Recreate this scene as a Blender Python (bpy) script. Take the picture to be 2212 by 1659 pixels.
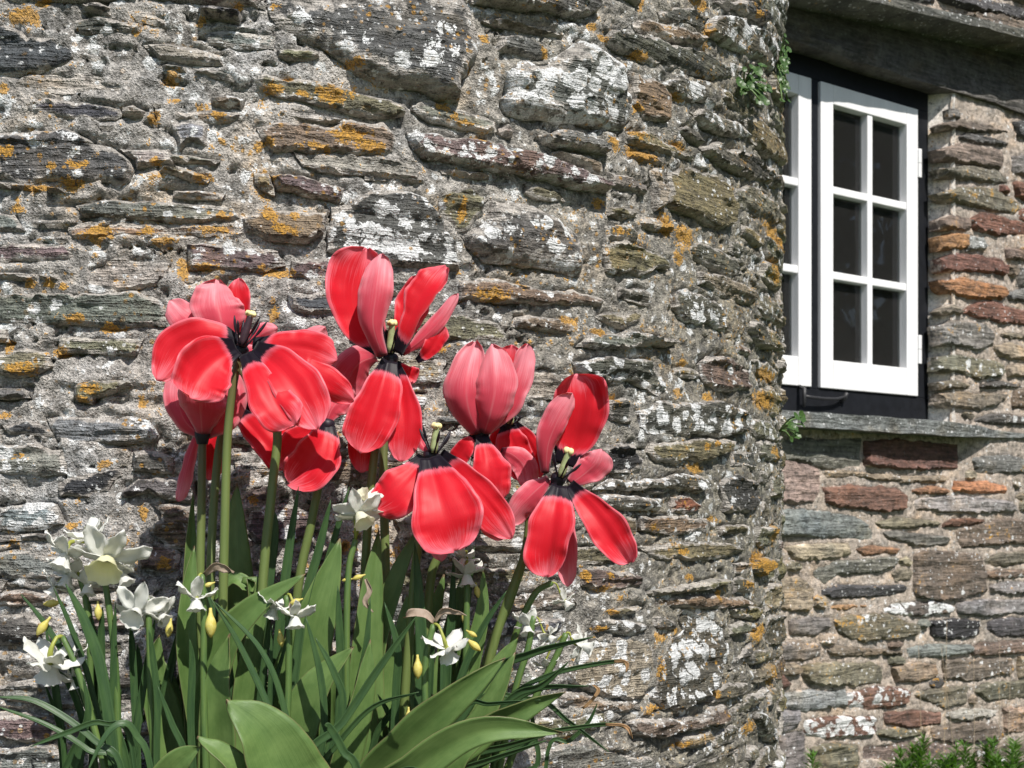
import bpy, bmesh, math, random
import numpy as np
from mathutils import Vector, Matrix
from mathutils.geometry import delaunay_2d_cdt

random.seed(7); np.random.seed(7)
SC = bpy.context.scene
COL = SC.collection
for o in list(bpy.data.objects): bpy.data.objects.remove(o)

# ------------------------------------------------------------------ camera
PW, PH, FPX, CX, HZ = 2211.0, 1659.0, 2600.0, 1105.5, 1124.0
CAMZ = 1.0
cam = bpy.data.cameras.new('camera'); camo = bpy.data.objects.new('camera', cam); COL.objects.link(camo)
camo.location = (0, 0, CAMZ); camo.rotation_euler = (math.radians(90), 0, 0)
cam.sensor_fit = 'HORIZONTAL'; cam.sensor_width = 36.0; cam.lens = 36.0*FPX/PW
cam.shift_y = (HZ-PH/2)/PW; cam.clip_start = 0.05; cam.clip_end = 3000
cam.dof.use_dof = True; cam.dof.focus_distance = 0.98; cam.dof.aperture_fstop = 26
SC.camera = camo
# ------------------------------------------------------------------ sky and sun
SUN_AZ, SUN_EL = 27.5, 50.0          # degrees right of straight behind the camera / above the horizon
sv = Vector((math.sin(math.radians(SUN_AZ))*math.cos(math.radians(SUN_EL)),
             -math.cos(math.radians(SUN_AZ))*math.cos(math.radians(SUN_EL)), math.sin(math.radians(SUN_EL))))
world = bpy.data.worlds.new('World'); SC.world = world; world.use_nodes = True
wn = world.node_tree.nodes; wn.clear()
sky = wn.new('ShaderNodeTexSky'); sky.sky_type = 'NISHITA'; sky.sun_disc = False
sky.sun_elevation = math.radians(SUN_EL); sky.sun_rotation = math.atan2(sv.x, sv.y)
bg = wn.new('ShaderNodeBackground'); bg.inputs['Strength'].default_value = 0.088
wo = wn.new('ShaderNodeOutputWorld')
world.node_tree.links.new(sky.outputs[0], bg.inputs[0]); world.node_tree.links.new(bg.outputs[0], wo.inputs[0])
sl = bpy.data.lights.new('sun', 'SUN'); sl.energy = 4.6; sl.angle = math.radians(0.5); sl.color = (1.0, 0.955, 0.89)
so = bpy.data.objects.new('sun', sl); COL.objects.link(so); so.rotation_euler = sv.to_track_quat('Z', 'Y').to_euler()
SC.view_settings.view_transform = 'Standard'; SC.view_settings.look = 'None'
SC.view_settings.exposure = 0.40; SC.view_settings.gamma = 1.0; SC.view_settings.use_curve_mapping = False
SC.render.engine = 'CYCLES'
SC.cycles.max_bounces = 6; SC.cycles.transparent_max_bounces = 8
SC.cycles.use_denoising = True
SC.cycles.sample_clamp_indirect = 6.0

# ------------------------------------------------------------------ helpers
def P(x, y, d):
    return Vector(((x-CX)/FPX*d, d, CAMZ+(HZ-y)/FPX*d))
def hash3(i, j, k, seed):
    n = (i*374761393 + j*668265263 + k*2147483647 + seed*1274126177) & 0xffffffff
    n = ((n ^ (n >> 13))*1274126177) & 0xffffffff
    n = ((n ^ (n >> 16))*2246822519) & 0xffffffff
    return ((n ^ (n >> 15)) & 0xffff)/65535.0
def vnoise(p, seed=0):
    p = np.asarray(p, float); f = np.floor(p); t = p-f; t = t*t*(3-2*t); f = f.astype(np.int64)
    r = 0
    for a in (0, 1):
        for b in (0, 1):
            for c in (0, 1):
                w = (t[:, 0] if a else 1-t[:, 0])*(t[:, 1] if b else 1-t[:, 1])*(t[:, 2] if c else 1-t[:, 2])
                r = r+w*hash3(f[:, 0]+a, f[:, 1]+b, f[:, 2]+c, seed)
    return r*2-1
def fbm(p, oct=4, seed=0, gain=.5):
    p = np.asarray(p, float); r = 0; a = 1; s = 0
    for o in range(oct):
        r = r+a*vnoise(p*2**o, seed+o*17); s += a; a *= gain
    return r/s
def setp(o, label=None, cat=None, group=None, kind=None):
    if label: o['label'] = label
    if cat: o['category'] = cat
    if group: o['group'] = group
    if kind: o['kind'] = kind
    return o
def empty(name, loc=(0, 0, 0), label=None, cat=None, group=None):
    o = bpy.data.objects.new(name, None); COL.objects.link(o); o.location = loc; o.empty_display_size = .02
    return setp(o, label, cat, group)
def meshobj(name, verts, faces, mats, parent=None, smooth=True, matidx=None, uv=None):
    me = bpy.data.meshes.new(name); me.from_pydata([tuple(v) for v in verts], [], [tuple(f) for f in faces])
    for m in (mats if isinstance(mats, (list, tuple)) else [mats]): me.materials.append(m)
    if matidx is not None: me.polygons.foreach_set('material_index', list(matidx))
    if smooth: me.polygons.foreach_set('use_smooth', [True]*len(me.polygons))
    if uv is not None:
        l = me.uv_layers.new(name='UVMap'); vi = np.empty(len(me.loops), int); me.loops.foreach_get('vertex_index', vi)
        l.data.foreach_set('uv', np.asarray(uv, float)[vi].ravel())
    me.update()
    o = bpy.data.objects.new(name, me); COL.objects.link(o)
    if parent is not None:
        o.parent = parent; o.matrix_parent_inverse = Matrix.Translation(-Vector(parent.location)) if parent.type == 'EMPTY' else Matrix()
    return o

# ------------------------------------------------------------------ materials
class NT:
    def __init__(s, name):
        s.m = bpy.data.materials.new(name); s.m.use_nodes = True; s.t = s.m.node_tree; s.t.nodes.clear()
        s.out = s.t.nodes.new('ShaderNodeOutputMaterial')
    def n(s, typ, ins=None, **kw):
        nd = s.t.nodes.new(typ)
        for k, v in kw.items(): setattr(nd, k, v)
        for k, v in (ins or {}).items():
            if isinstance(v, bpy.types.NodeSocket): s.t.links.new(v, nd.inputs[k])
            else: nd.inputs[k].default_value = v
        return nd
    def math(s, op, a, b=0.0, c=None, clamp=False):
        nd = s.n('ShaderNodeMath', operation=op, use_clamp=clamp)
        for i, v in enumerate((a, b, c)):
            if v is None: continue
            if isinstance(v, bpy.types.NodeSocket): s.t.links.new(v, nd.inputs[i])
            else: nd.inputs[i].default_value = v
        return nd.outputs[0]
    def mix(s, fac, a, b, blend='MIX'):
        nd = s.n('ShaderNodeMix', data_type='RGBA', blend_type=blend, clamp_factor=True)
        for i, v in ((0, fac), (6, a), (7, b)):
            if isinstance(v, bpy.types.NodeSocket): s.t.links.new(v, nd.inputs[i])
            else: nd.inputs[i].default_value = (v if i == 0 else (*v, 1) if len(v) == 3 else v)
        return nd.outputs[2]
    def ramp(s, v, lo, hi, a=0.0, b=1.0):
        nd = s.n('ShaderNodeMapRange', clamp=True, interpolation_type='SMOOTHSTEP')
        for i, x in enumerate((v, lo, hi, a, b)):
            if isinstance(x, bpy.types.NodeSocket): s.t.links.new(x, nd.inputs[i])
            else: nd.inputs[i].default_value = x
        return nd.outputs[0]
    def noise(s, vec, scale, detail=4, rough=.55, dist=0.0):
        return s.n('ShaderNodeTexNoise', {'Vector': vec, 'Scale': scale, 'Detail': detail, 'Roughness': rough, 'Distortion': dist}).outputs[0]
    def vor(s, vec, scale, feature='F1', rnd=1.0):
        return s.n('ShaderNodeTexVoronoi', {'Vector': vec, 'Scale': scale, 'Randomness': rnd}, feature=feature)
    def mapping(s, vec, scale=(1, 1, 1), loc=(0, 0, 0)):
        return s.n('ShaderNodeMapping', {'Vector': vec, 'Scale': scale, 'Location': loc}).outputs[0]
    def finish(s, shader):
        s.t.links.new(shader, s.out.inputs['Surface']); return s.m

def stone_material(name, k, mortar=None, bump=1.0, wl=None, ol=None, smear=(.41, .38, .345), film_amt=.75, lo_v=.30):
    """k: feature size multiplier (1 = the near wall). mortar: base colour, else the object's own colour."""
    t = NT(name)
    pos = t.n('ShaderNodeNewGeometry').outputs['Position']
    pos = t.mapping(pos, (1/k, 1/k, 1/k))
    if mortar:
        base = t.n('ShaderNodeRGB').outputs[0]; base.default_value = (*mortar, 1)
        W = t.n('ShaderNodeValue').outputs[0]; W.default_value = wl
        O = t.n('ShaderNodeValue').outputs[0]; O.default_value = ol
        off = pos
    else:
        oi = t.n('ShaderNodeObjectInfo'); base = oi.outputs['Color']
        W = t.n('ShaderNodeAttribute', attribute_type='OBJECT', attribute_name='white_lichen').outputs['Fac']
        O = t.n('ShaderNodeAttribute', attribute_type='OBJECT', attribute_name='orange_lichen').outputs['Fac']
        ofs = t.n('ShaderNodeVectorMath', {0: (13.1, 7.7, 3.3), 'Scale': oi.outputs['Random']}, operation='SCALE').outputs[0]
        off = t.n('ShaderNodeVectorMath', {0: pos, 1: ofs}, operation='ADD').outputs[0]
    patch = t.n('ShaderNodeAttribute', attribute_type='GEOMETRY', attribute_name='orange_patch').outputs['Fac']
    core = t.n('ShaderNodeAttribute', attribute_type='GEOMETRY', attribute_name='core').outputs['Fac']
    lam = t.noise(t.mapping(off, (26, 26, 260)), 1.0, 3, .62, .4)
    big = t.noise(off, 26, 3, .6)
    mid = t.noise(off, 130, 4, .65)
    fine = t.noise(off, 560, 2, .7)
    hue = t.noise(pos, 15, 3, .65)
    lw = .9 if not mortar else .15; fw = .8 if mortar else .6
    v = t.math('ADD', t.math('MULTIPLY', lam, lw), t.math('MULTIPLY', big, .5))
    v = t.math('ADD', v, t.math('MULTIPLY', mid, .75)); v = t.math('ADD', v, t.math('MULTIPLY', fine, fw))
    tot = lw+.5+.75+fw
    br = t.ramp(v, .37*tot, .65*tot, lo_v, 1.75 if not mortar else 1.5)
    c = t.mix(1.0, base, t.n('ShaderNodeCombineColor', {0: br, 1: br, 2: br}).outputs[0], 'MULTIPLY')
    c = t.mix(t.ramp(hue, .52, .72, 0, .5), c, t.mix(1.0, c, (1.25, 1.0, .70), 'MULTIPLY'))
    c = t.mix(t.ramp(hue, .48, .28, 0, .6), c, t.mix(1.0, c, (.88, .96, 1.06), 'MULTIPLY'))
    if mortar:
        # uneven grey algae film
        right_tone = t.n('ShaderNodeAttribute', attribute_type='GEOMETRY', attribute_name='right_tone').outputs['Fac']
        film = t.math('MULTIPLY', t.ramp(t.math('ADD', t.noise(pos, 9, 5, .7), t.math('MULTIPLY', right_tone, .14)), .42, .62), t.ramp(mid, .66, .36))
        c = t.mix(t.math('MULTIPLY', right_tone, .75), c, t.mix(1.0, c, (.64, .60, .44), 'MULTIPLY'))  # mortar turns darker and more olive towards the right
        c = t.mix(t.math('MULTIPLY', film, film_amt), c, (.12, .115, .105))
    else:
        # mortar smeared over the stone, mostly at its rim
        sm = t.math('ADD', t.math('MULTIPLY', t.math('SUBTRACT', 1.0, core), .42), t.math('ADD', t.math('MULTIPLY', big, .75), t.math('MULTIPLY', mid, .5)))
        lo = .82 if k < 2 else 1.06
        smc = t.mix(1.0, smear, t.n('ShaderNodeCombineColor', {0: br, 1: br, 2: br}).outputs[0], 'MULTIPLY')
        c = t.mix(t.ramp(sm, lo, lo+.10, 0, .85), c, smc)
    # darker brown in the low spots of the relief
    pit = t.ramp(t.math('ADD', mid, t.math('MULTIPLY', fine, .35)), .60, .47)
    c = t.mix(t.math('MULTIPLY', pit, .65), c, (.04, .037, .028))
    # crustose white-grey lichen
    vr = t.vor(off, 88)
    spot = t.math('SUBTRACT', t.n('ShaderNodeSeparateColor', {0: vr.outputs['Color']}).outputs[0], vr.outputs['Distance'])
    cover = t.math('ADD', t.noise(off, 34, 2, .55), t.math('MULTIPLY', spot, .36))
    cover = t.math('ADD', cover, t.math('MULTIPLY', t.math('SUBTRACT', mid, .5), .75))
    cover = t.math('ADD', cover, t.math('MULTIPLY', t.math('SUBTRACT', fine, .5), .35))
    thr = t.math('SUBTRACT', .97, t.math('MULTIPLY', W, .60))
    wmask = t.math('MULTIPLY', t.ramp(t.math('SUBTRACT', cover, thr), -.02, .03), t.ramp(W, 0.0, .02))
    vs = t.vor(off, 52); vsc = t.n('ShaderNodeSeparateColor', {0: vs.outputs['Color']})
    rdist = t.math('ADD', vs.outputs['Distance'], t.math('ADD', t.math('MULTIPLY', t.math('SUBTRACT', mid, .5), .55), t.math('MULTIPLY', t.math('SUBTRACT', fine, .5), .2)))
    rr = t.math('MULTIPLY', t.math('MULTIPLY', t.math('POWER', vsc.outputs[0], 1.6), W), 1.05)
    rm = t.math('MULTIPLY', t.ramp(t.math('SUBTRACT', rr, rdist), 0.0, .04), t.ramp(W, 0.0, .02))
    rcore = t.math('MULTIPLY', t.ramp(t.math('SUBTRACT', rr, rdist), .16, .34), t.ramp(vsc.outputs[2], .35, .6, 0, .55))
    vd = t.vor(off, 210); vdc = t.n('ShaderNodeSeparateColor', {0: vd.outputs['Color']})
    rad = t.math('MULTIPLY', t.math('POWER', vdc.outputs[1], 3.0), .42)
    dmask = t.math('MULTIPLY', t.ramp(t.math('SUBTRACT', rad, vd.outputs['Distance']), 0.0, .05), t.math('MULTIPLY', t.ramp(big, .30, .55, .25, .95), t.ramp(W, .0, .12, .12, 1.0)))
    wcol = t.mix(t.ramp(t.math('ADD', mid, fine), .7, 1.2), (.40, .41, .405), (.82, .83, .83))
    wcol = t.mix(rcore, wcol, (.20, .205, .19))
    c = t.mix(t.math('MULTIPLY', t.math('MAXIMUM', t.math('MAXIMUM', wmask, rm), dmask), .93), c, wcol)
    # orange lichen
    rag = t.math('ADD', t.math('MULTIPLY', t.math('SUBTRACT', mid, .5), 2.3), t.math('MULTIPLY', t.math('SUBTRACT', fine, .5), .9))
    o1 = t.ramp(t.math('ADD', patch, rag), .46, .60)
    o2 = t.math('MULTIPLY', t.ramp(t.math('SUBTRACT', t.math('ADD', big, t.math('MULTIPLY', rag, .5)), t.math('SUBTRACT', .84, t.math('MULTIPLY', O, .36))), -.02, .04), t.ramp(O, 0.0, .02))
    omask = t.math('MAXIMUM', t.math('MULTIPLY', o1, t.ramp(patch, .02, .1)), o2)
    o3 = t.math('MULTIPLY', t.ramp(t.math('SUBTRACT', t.math('MULTIPLY', t.math('POWER', vdc.outputs[2], 3.0), .55), t.math('ADD', vd.outputs['Distance'], t.math('MULTIPLY', t.math('SUBTRACT', fine, .5), .5))), 0.0, .08), t.ramp(hue, .46, .60, 0, .85))
    omask = t.math('MAXIMUM', omask, o3) if k < 2 else omask
    ocol = t.mix(t.ramp(fine, .3, .7), (.20, .105, .014), (.66, .34, .035))
    c = t.mix(t.math('MULTIPLY', omask, .88), c, ocol)
    # relief
    h = t.math('ADD', t.math('MULTIPLY', mid, 1.1), t.math('MULTIPLY', fine, .55))
    h = t.math('ADD', h, t.math('MULTIPLY', lam, 1.5 if not mortar else .2))
    bp = t.n('ShaderNodeBump', {'Height': h, 'Strength': bump, 'Distance': .0055*k})
    sh = t.n('ShaderNodeBsdfPrincipled', {'Base Color': c, 'Roughness': t.ramp(fine, .3, .7, .5, .9), 'Normal': bp.outputs[0], 'Specular IOR Level': .5})
    return t.finish(sh.outputs[0])

def simple(name, col, rough=.6, spec=.4, noise_amt=.0, nscale=60, bump=0.0, bdist=.001, stretch=(1, 1, 1), metallic=0.0):
    t = NT(name); tc = t.n('ShaderNodeNewGeometry').outputs['Position']; tc = t.mapping(tc, stretch)
    nz = t.noise(tc, nscale, 5, .6)
    f = t.ramp(nz, .25, .75, 1-noise_amt, 1+noise_amt)
    c = t.mix(1.0, col, t.n('ShaderNodeCombineColor', {0: f, 1: f, 2: f}).outputs[0], 'MULTIPLY')
    ins = {'Base Color': c, 'Roughness': rough, 'Specular IOR Level': spec, 'Metallic': metallic}
    if bump: ins['Normal'] = t.n('ShaderNodeBump', {'Height': nz, 'Strength': bump, 'Distance': bdist}).outputs[0]
    return t.finish(t.n('ShaderNodeBsdfPrincipled', ins).outputs[0])

M_STONE = stone_material('near_stone', 1.0, bump=1.0)
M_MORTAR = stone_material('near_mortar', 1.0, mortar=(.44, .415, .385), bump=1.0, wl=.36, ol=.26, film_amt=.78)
M_STONE2 = stone_material('cottage_stone', 2.3, bump=.7, smear=(.47, .40, .34))
M_MORTAR2 = stone_material('cottage_mortar', 2.0, mortar=(.48, .405, .34), bump=.8, wl=.12, ol=.08, film_amt=.5, lo_v=.45)

# ------------------------------------------------------------------ the two wall surfaces
WCX, WCY, WR = -0.406, 1.72, 0.77
def near_surf(s, z, h):
    s = np.asarray(s, float); h = np.asarray(h, float)
    ph = np.clip(s, 0, None)/WR
    x = np.where(s < 0, WCX+s, WCX+(WR+h)*np.sin(ph)); y = np.where(s < 0, WCY-WR-h, WCY-(WR+h)*np.cos(ph))
    return np.stack([x, y, np.broadcast_to(z, x.shape)], 1)
def near_inv(px, py):
    u = (px-CX)/FPX; w = (HZ-py)/FPX
    a = u*u+1; b = u*WCX+WCY; c = WCX**2+WCY**2-WR**2
    d = max(b*b-a*c, 0); t = (b-math.sqrt(d))/a
    if t*u < WCX:
        t = WCY-WR; return (t*u-WCX, CAMZ+t*w)
    return (WR*math.atan2(t*u-WCX, WCY-t), CAMZ+t*w)
VPX = 5015.0
DW = Vector(((VPX-CX)/FPX, 1, 0)).normalized(); NW = Vector((DW.y, -DW.x, 0))
U0 = (1765-CX)/FPX; OW = Vector((U0*3.7, 3.7, 0))        # left edge of the open casement, in the window plane
H_WALL = .06
def far_surf(a, z, h):
    a = np.asarray(a, float); h = np.broadcast_to(np.asarray(h, float), a.shape)
    return np.stack([OW.x+DW.x*a+NW.x*h, OW.y+DW.y*a+NW.y*h, np.broadcast_to(z, a.shape)], 1)
def far_inv(px, py, h=H_WALL):
    r = Vector(((px-CX)/FPX, 1, (HZ-py)/FPX)); o = OW+NW*h
    t = o.dot(NW)/r.dot(NW); p = r*t
    return ((p-o).dot(DW), CAMZ+p.z)

def inside(poly, pts):
    x, y = pts[:, 0], pts[:, 1]; r = np.zeros(len(pts), bool); n = len(poly)
    for i in range(n):
        x1, y1 = poly[i]; x2, y2 = poly[(i+1) % n]
        if y1 == y2: continue
        r ^= ((y1 > y) != (y2 > y)) & (x < (x2-x1)*(y-y1)/(y2-y1)+x1)
    return r
def bdist(poly, pts):
    a = np.asarray(poly); b = np.roll(a, -1, 0); ab = b-a; l2 = np.maximum((ab**2).sum(1), 1e-12)
    ap = pts[:, None, :]-a[None]; t = np.clip((ap*ab[None]).sum(2)/l2, 0, 1)
    return np.sqrt(((ap-t[:, :, None]*ab[None])**2).sum(2)).min(1)
def resample(poly, step, jag, seed, freq):
    a = np.asarray(poly, float); out = []
    for i in range(len(a)):
        p, q = a[i], a[(i+1) % len(a)]; L = np.linalg.norm(q-p); n = max(1, int(round(L/step)))
        for k in range(n): out.append(p+(q-p)*k/n)
    out = np.array(out)
    o3 = np.c_[out*freq, np.full(len(out), seed*.37)]
    return out+np.stack([fbm(o3, 4, seed, .62), fbm(o3+31.7, 4, seed+5, .62)*.75], 1)*jag*1.5
ORANGE = []
def orange_at(V):
    r = np.zeros(len(V))
    for (a, z, ra, rz) in ORANGE:
        m = (np.abs(V[:, 0]-a) < ra*2.2) & (np.abs(V[:, 1]-z) < rz*2.2)
        if m.any():
            q = ((V[m, 0]-a)/ra)**2+((V[m, 1]-z)/rz)**2; r[m] = np.maximum(r[m], np.exp(-q*.75))
    return r
def patches(text, x0, y0, sc, inv):
    for w in text.split():
        x, y, rx, ry = [float(v) for v in w.split(',')]
        X, Y = (x0+x/sc)*2211/2222, (y0+y/sc)*2211/2222; k = 1/sc
        a, z = inv(X, Y); a2, _ = inv(X+rx*k, Y); _, z2 = inv(X, Y-ry*k)
        ORANGE.append((a, z, max(abs(a2-a), .004), max(abs(z2-z), .003)))
def build_stone(name, poly, surf, proud, mat, parent, tint, wl, ol, res, rough, lam, bev, seed, jag, freq, h0=0.0, round_=.5, deep=.02, collect=None):
    B = resample(poly, res*1.15, jag, seed, freq)
    lo, hi = B.min(0), B.max(0)
    gx = np.arange(lo[0]+res/2, hi[0], res); gy = np.arange(lo[1]+res/2, hi[1], res*.8)
    if len(gx) and len(gy):
        G = np.stack(np.meshgrid(gx, gy), -1).reshape(-1, 2); G += (np.random.rand(*G.shape)-.5)*res*.5
        G = G[inside(B, G)]; G = G[bdist(B, G) > res*.45] if len(G) else G
    else: G = np.zeros((0, 2))
    pts = [Vector(p) for p in B]+[Vector(p) for p in G]; nb = len(B)
    vc, ve, vf, *_ = delaunay_2d_cdt(pts, [], [list(range(nb))], 1, 1e-6)
    V = np.array([(v.x, v.y) for v in vc]); d = bdist(B, V)
    e = np.clip(d/bev, 0, 1); e = 1-(1-e)**2
    p3 = np.c_[V/(res*2.2), np.full(len(V), seed*.71)]
    lk = .0055/max(bev, .0015) if surf is near_surf else .4
    lk = 1.0 if surf is near_surf else .4
    ln = fbm(np.c_[V[:, 0]*9*lk, V[:, 1]*95*lk, np.full(len(V), seed*1.3)], 3, seed+3)
    ln = np.sign(ln)*np.abs(ln)**.4
    dome = np.clip(d/max(d.max(), 1e-6), 0, 1)
    rnd = np.random.RandomState(seed)
    tilt = ((V[:, 1]-V[:, 1].mean())*rnd.uniform(-.18, .10)+(V[:, 0]-V[:, 0].mean())*rnd.uniform(-.05, .05))
    low = fbm(np.c_[V*22/(bev/.006), np.full(len(V), seed*.9)], 3, seed+9)
    h = h0-.002+(proud+.002)*(e*(1-round_)+round_*np.sqrt(dome)*e)+e*(rough*fbm(p3, 3, seed+1)+lam*ln+rough*1.3*low)+tilt*e
    X = surf(V[:, 0], V[:, 1], h)
    # sides: boundary vertices repeated deep inside the wall
    edges = {}
    for f in vf:
        for i in range(len(f)):
            k = (f[i], f[(i+1) % len(f)]); edges[k] = edges.get(k, 0)+1
    be = [k for k in edges if (k[1], k[0]) not in edges]
    bv = sorted({i for k in be for i in k}); mp = {v: len(V)+i for i, v in enumerate(bv)}
    X2 = surf(V[bv, 0], V[bv, 1], np.full(len(bv), h0-deep))
    faces = [tuple(f) for f in vf]+[(k[1], k[0], mp[k[0]], mp[k[1]]) for k in be]
    if collect is not None:
        b = sum(len(c_[0]) for c_ in collect); collect.append((np.concatenate([X, X2]), [tuple(i+b for i in f) for f in faces], np.concatenate([np.clip(d/(bev*2.2), 0, 1), np.zeros(len(bv))]))); return None
    o = meshobj(name, np.concatenate([X, X2]), faces, mat, parent)
    try: o.data.set_sharp_from_angle(angle=math.radians(38))
    except Exception: pass
    nv = len(o.data.vertices); cr = np.zeros(nv); cr[:len(V)] = np.clip(d/(bev*2.2), 0, 1)
    at = o.data.attributes.new('core', 'FLOAT', 'POINT'); at.data.foreach_set('value', cr)
    if surf is near_surf:
        at = o.data.attributes.new('orange_patch', 'FLOAT', 'POINT'); og = np.zeros(nv); og[:len(V)] = orange_at(V); at.data.foreach_set('value', og)
    o.color = (*tint, 1); o['white_lichen'] = float(wl); o['orange_lichen'] = float(ol)
    return o
PAL = dict(D=(.060, .063, .072), K=(.026, .027, .031), G=(.15, .15, .143), P=(.125, .092, .09), O=(.15, .137, .090), B=(.165, .125, .092),
           T=(.27, .21, .14), R=(.155, .066, .042), N=(.34, .15, .055), L=(.19, .205, .21), E=(.145, .152, .132), W=(.28, .27, .255), I=(.30, .205, .175), M=(.24, .215, .19), S=(.085, .084, .078))
def jit(c, a=.14):
    k = random.uniform(1-a, 1+a)*1.35; return tuple(min(.8, v*k*random.uniform(.95, 1.05)) for v in c)
def parse(block, x0, y0, s, inv, smul=2211/2222):
    out = []
    for line in block.strip().splitlines():
        head, pts = line.split('|'); c, w, o, pr = head.split()
        out.append((c, float(w), float(o), float(pr)*.001, [inv((x0+float(p.split(',')[0])/s)*smul, (y0+float(p.split(',')[1])/s)*smul) for p in pts.split()]))
    return out
class Occ:
    def __init__(s, a0, a1, z0, z1, c):
        s.a0, s.z0, s.c = a0, z0, c; s.w, s.h = int((a1-a0)/c), int((z1-z0)/c); s.g = np.zeros((s.h, s.w), bool)
    def cells(s, poly):
        p = np.asarray(poly); lo, hi = p.min(0), p.max(0)
        i0, i1 = max(0, int((lo[0]-s.a0)/s.c)), min(s.w, int((hi[0]-s.a0)/s.c)+2)
        j0, j1 = max(0, int((lo[1]-s.z0)/s.c)), min(s.h, int((hi[1]-s.z0)/s.c)+2)
        if i1 <= i0 or j1 <= j0: return None
        G = np.stack(np.meshgrid(s.a0+(np.arange(i0, i1)+.5)*s.c, s.z0+(np.arange(j0, j1)+.5)*s.c), -1)
        return (slice(j0, j1), slice(i0, i1)), inside(p, G.reshape(-1, 2)).reshape(G.shape[:2])
    def add(s, poly):
        r = s.cells(poly)
        if r: s.g[r[0]] |= r[1]
    def overlap(s, poly):
        r = s.cells(poly)
        if r is None or not r[1].any(): return 1.0
        return (s.g[r[0]] & r[1]).sum()/r[1].sum()
def grow(poly, g):
    p = np.asarray(poly, float); c = p.mean(0); d = p-c; l = np.linalg.norm(d, axis=1, keepdims=True)
    return c+d*(1+g/np.maximum(l, 1e-6))
def slab_poly(a, z, L, T, rnd):
    n = rnd.randint(2, 4); up = []; dn = []
    for i in range(n+1):
        x = -L/2+L*i/n
        k = .72 if i in (0, n) else 1
        up.append((a+x+rnd.uniform(-.06, .06)*L, z+T/2*k*rnd.uniform(.7, 1.1))); dn.append((a+x+rnd.uniform(-.06, .06)*L, z-T/2*k*rnd.uniform(.7, 1.1)))
    return dn+up[::-1]
def fill(occ, rnd, sizes, gap, tries, limit, zone=None):
    out = []
    for (L0, L1, T0, T1) in sizes:
        for _ in range(tries):
            if len(out) >= limit: return out
            a = rnd.uniform(occ.a0, occ.a0+occ.w*occ.c); z = rnd.uniform(occ.z0, occ.z0+occ.h*occ.c)
            if zone and not zone(a, z): continue
            L = rnd.uniform(L0, L1); T = rnd.uniform(T0, T1)
            p = slab_poly(a, z, L, T, rnd)
            if occ.overlap(grow(p, gap)) < .015: occ.add(grow(p, gap*.5)); out.append(p)
    return out
def sheet(name, a0, a1, z0, z1, step, surf, hfun, mat, parent, uneven=None):
    na, nz = int((a1-a0)/step)+1, int((z1-z0)/step)+1
    A, Z = np.meshgrid(np.linspace(a0, a1, na), np.linspace(z0, z1, nz)); A = A.ravel(); Z = Z.ravel()
    X = surf(A, Z, hfun(A, Z))
    I = np.arange(na*nz).reshape(nz, na)
    F = np.stack([I[:-1, :-1], I[:-1, 1:], I[1:, 1:], I[1:, :-1]], -1).reshape(-1, 4)
    me = bpy.data.meshes.new(name); me.vertices.add(len(X)); me.vertices.foreach_set('co', X.ravel())
    me.loops.add(F.size); me.loops.foreach_set('vertex_index', F.ravel()); me.polygons.add(len(F))
    me.polygons.foreach_set('loop_start', np.arange(0, F.size, 4)); me.polygons.foreach_set('loop_total', np.full(len(F), 4))
    me.polygons.foreach_set('use_smooth', np.ones(len(F), bool)); me.update(calc_edges=True); me.materials.append(mat)
    o = bpy.data.objects.new(name, me); COL.objects.link(o); o.parent = parent; o.matrix_parent_inverse = Matrix.Translation(-Vector(parent.location))
    return o

def far_rubble(name, occ_, surf, mat, parent, sizes, gap, tries, limit, zone, seed, res, h0, scale, tint, wl, ol):
    """the rest of a wall's stones, beyond those laid singly: one joined part"""
    rnd = random.Random(seed); got = []; polys = fill(occ_, rnd, sizes, gap, tries, limit, zone)
    for i, p in enumerate(polys):
        size = min(np.ptp(np.asarray(p)[:, 0]), np.ptp(np.asarray(p)[:, 1]))
        build_stone(name, p, surf, rnd.choice([2, 3, 4, 6])*.001*scale, mat, parent, tint, wl, ol, res, .0024*scale, .003*scale, min(.0034*scale, size*.3), 5000+seed*500+i, min(.006*scale, size*.16), 50/scale, h0=h0(p), round_=.1, deep=.02*scale, collect=got)
    o = meshobj(name, np.concatenate([g_[0] for g_ in got]), [f for g_ in got for f in g_[1]], mat, parent)
    o.data.attributes.new('core', 'FLOAT', 'POINT').data.foreach_set('value', np.concatenate([g_[2] for g_ in got]))
    o.color = (*tint, 1); o['white_lichen'] = wl; o['orange_lichen'] = ol; o['kind'] = 'stuff'
    return o
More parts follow.
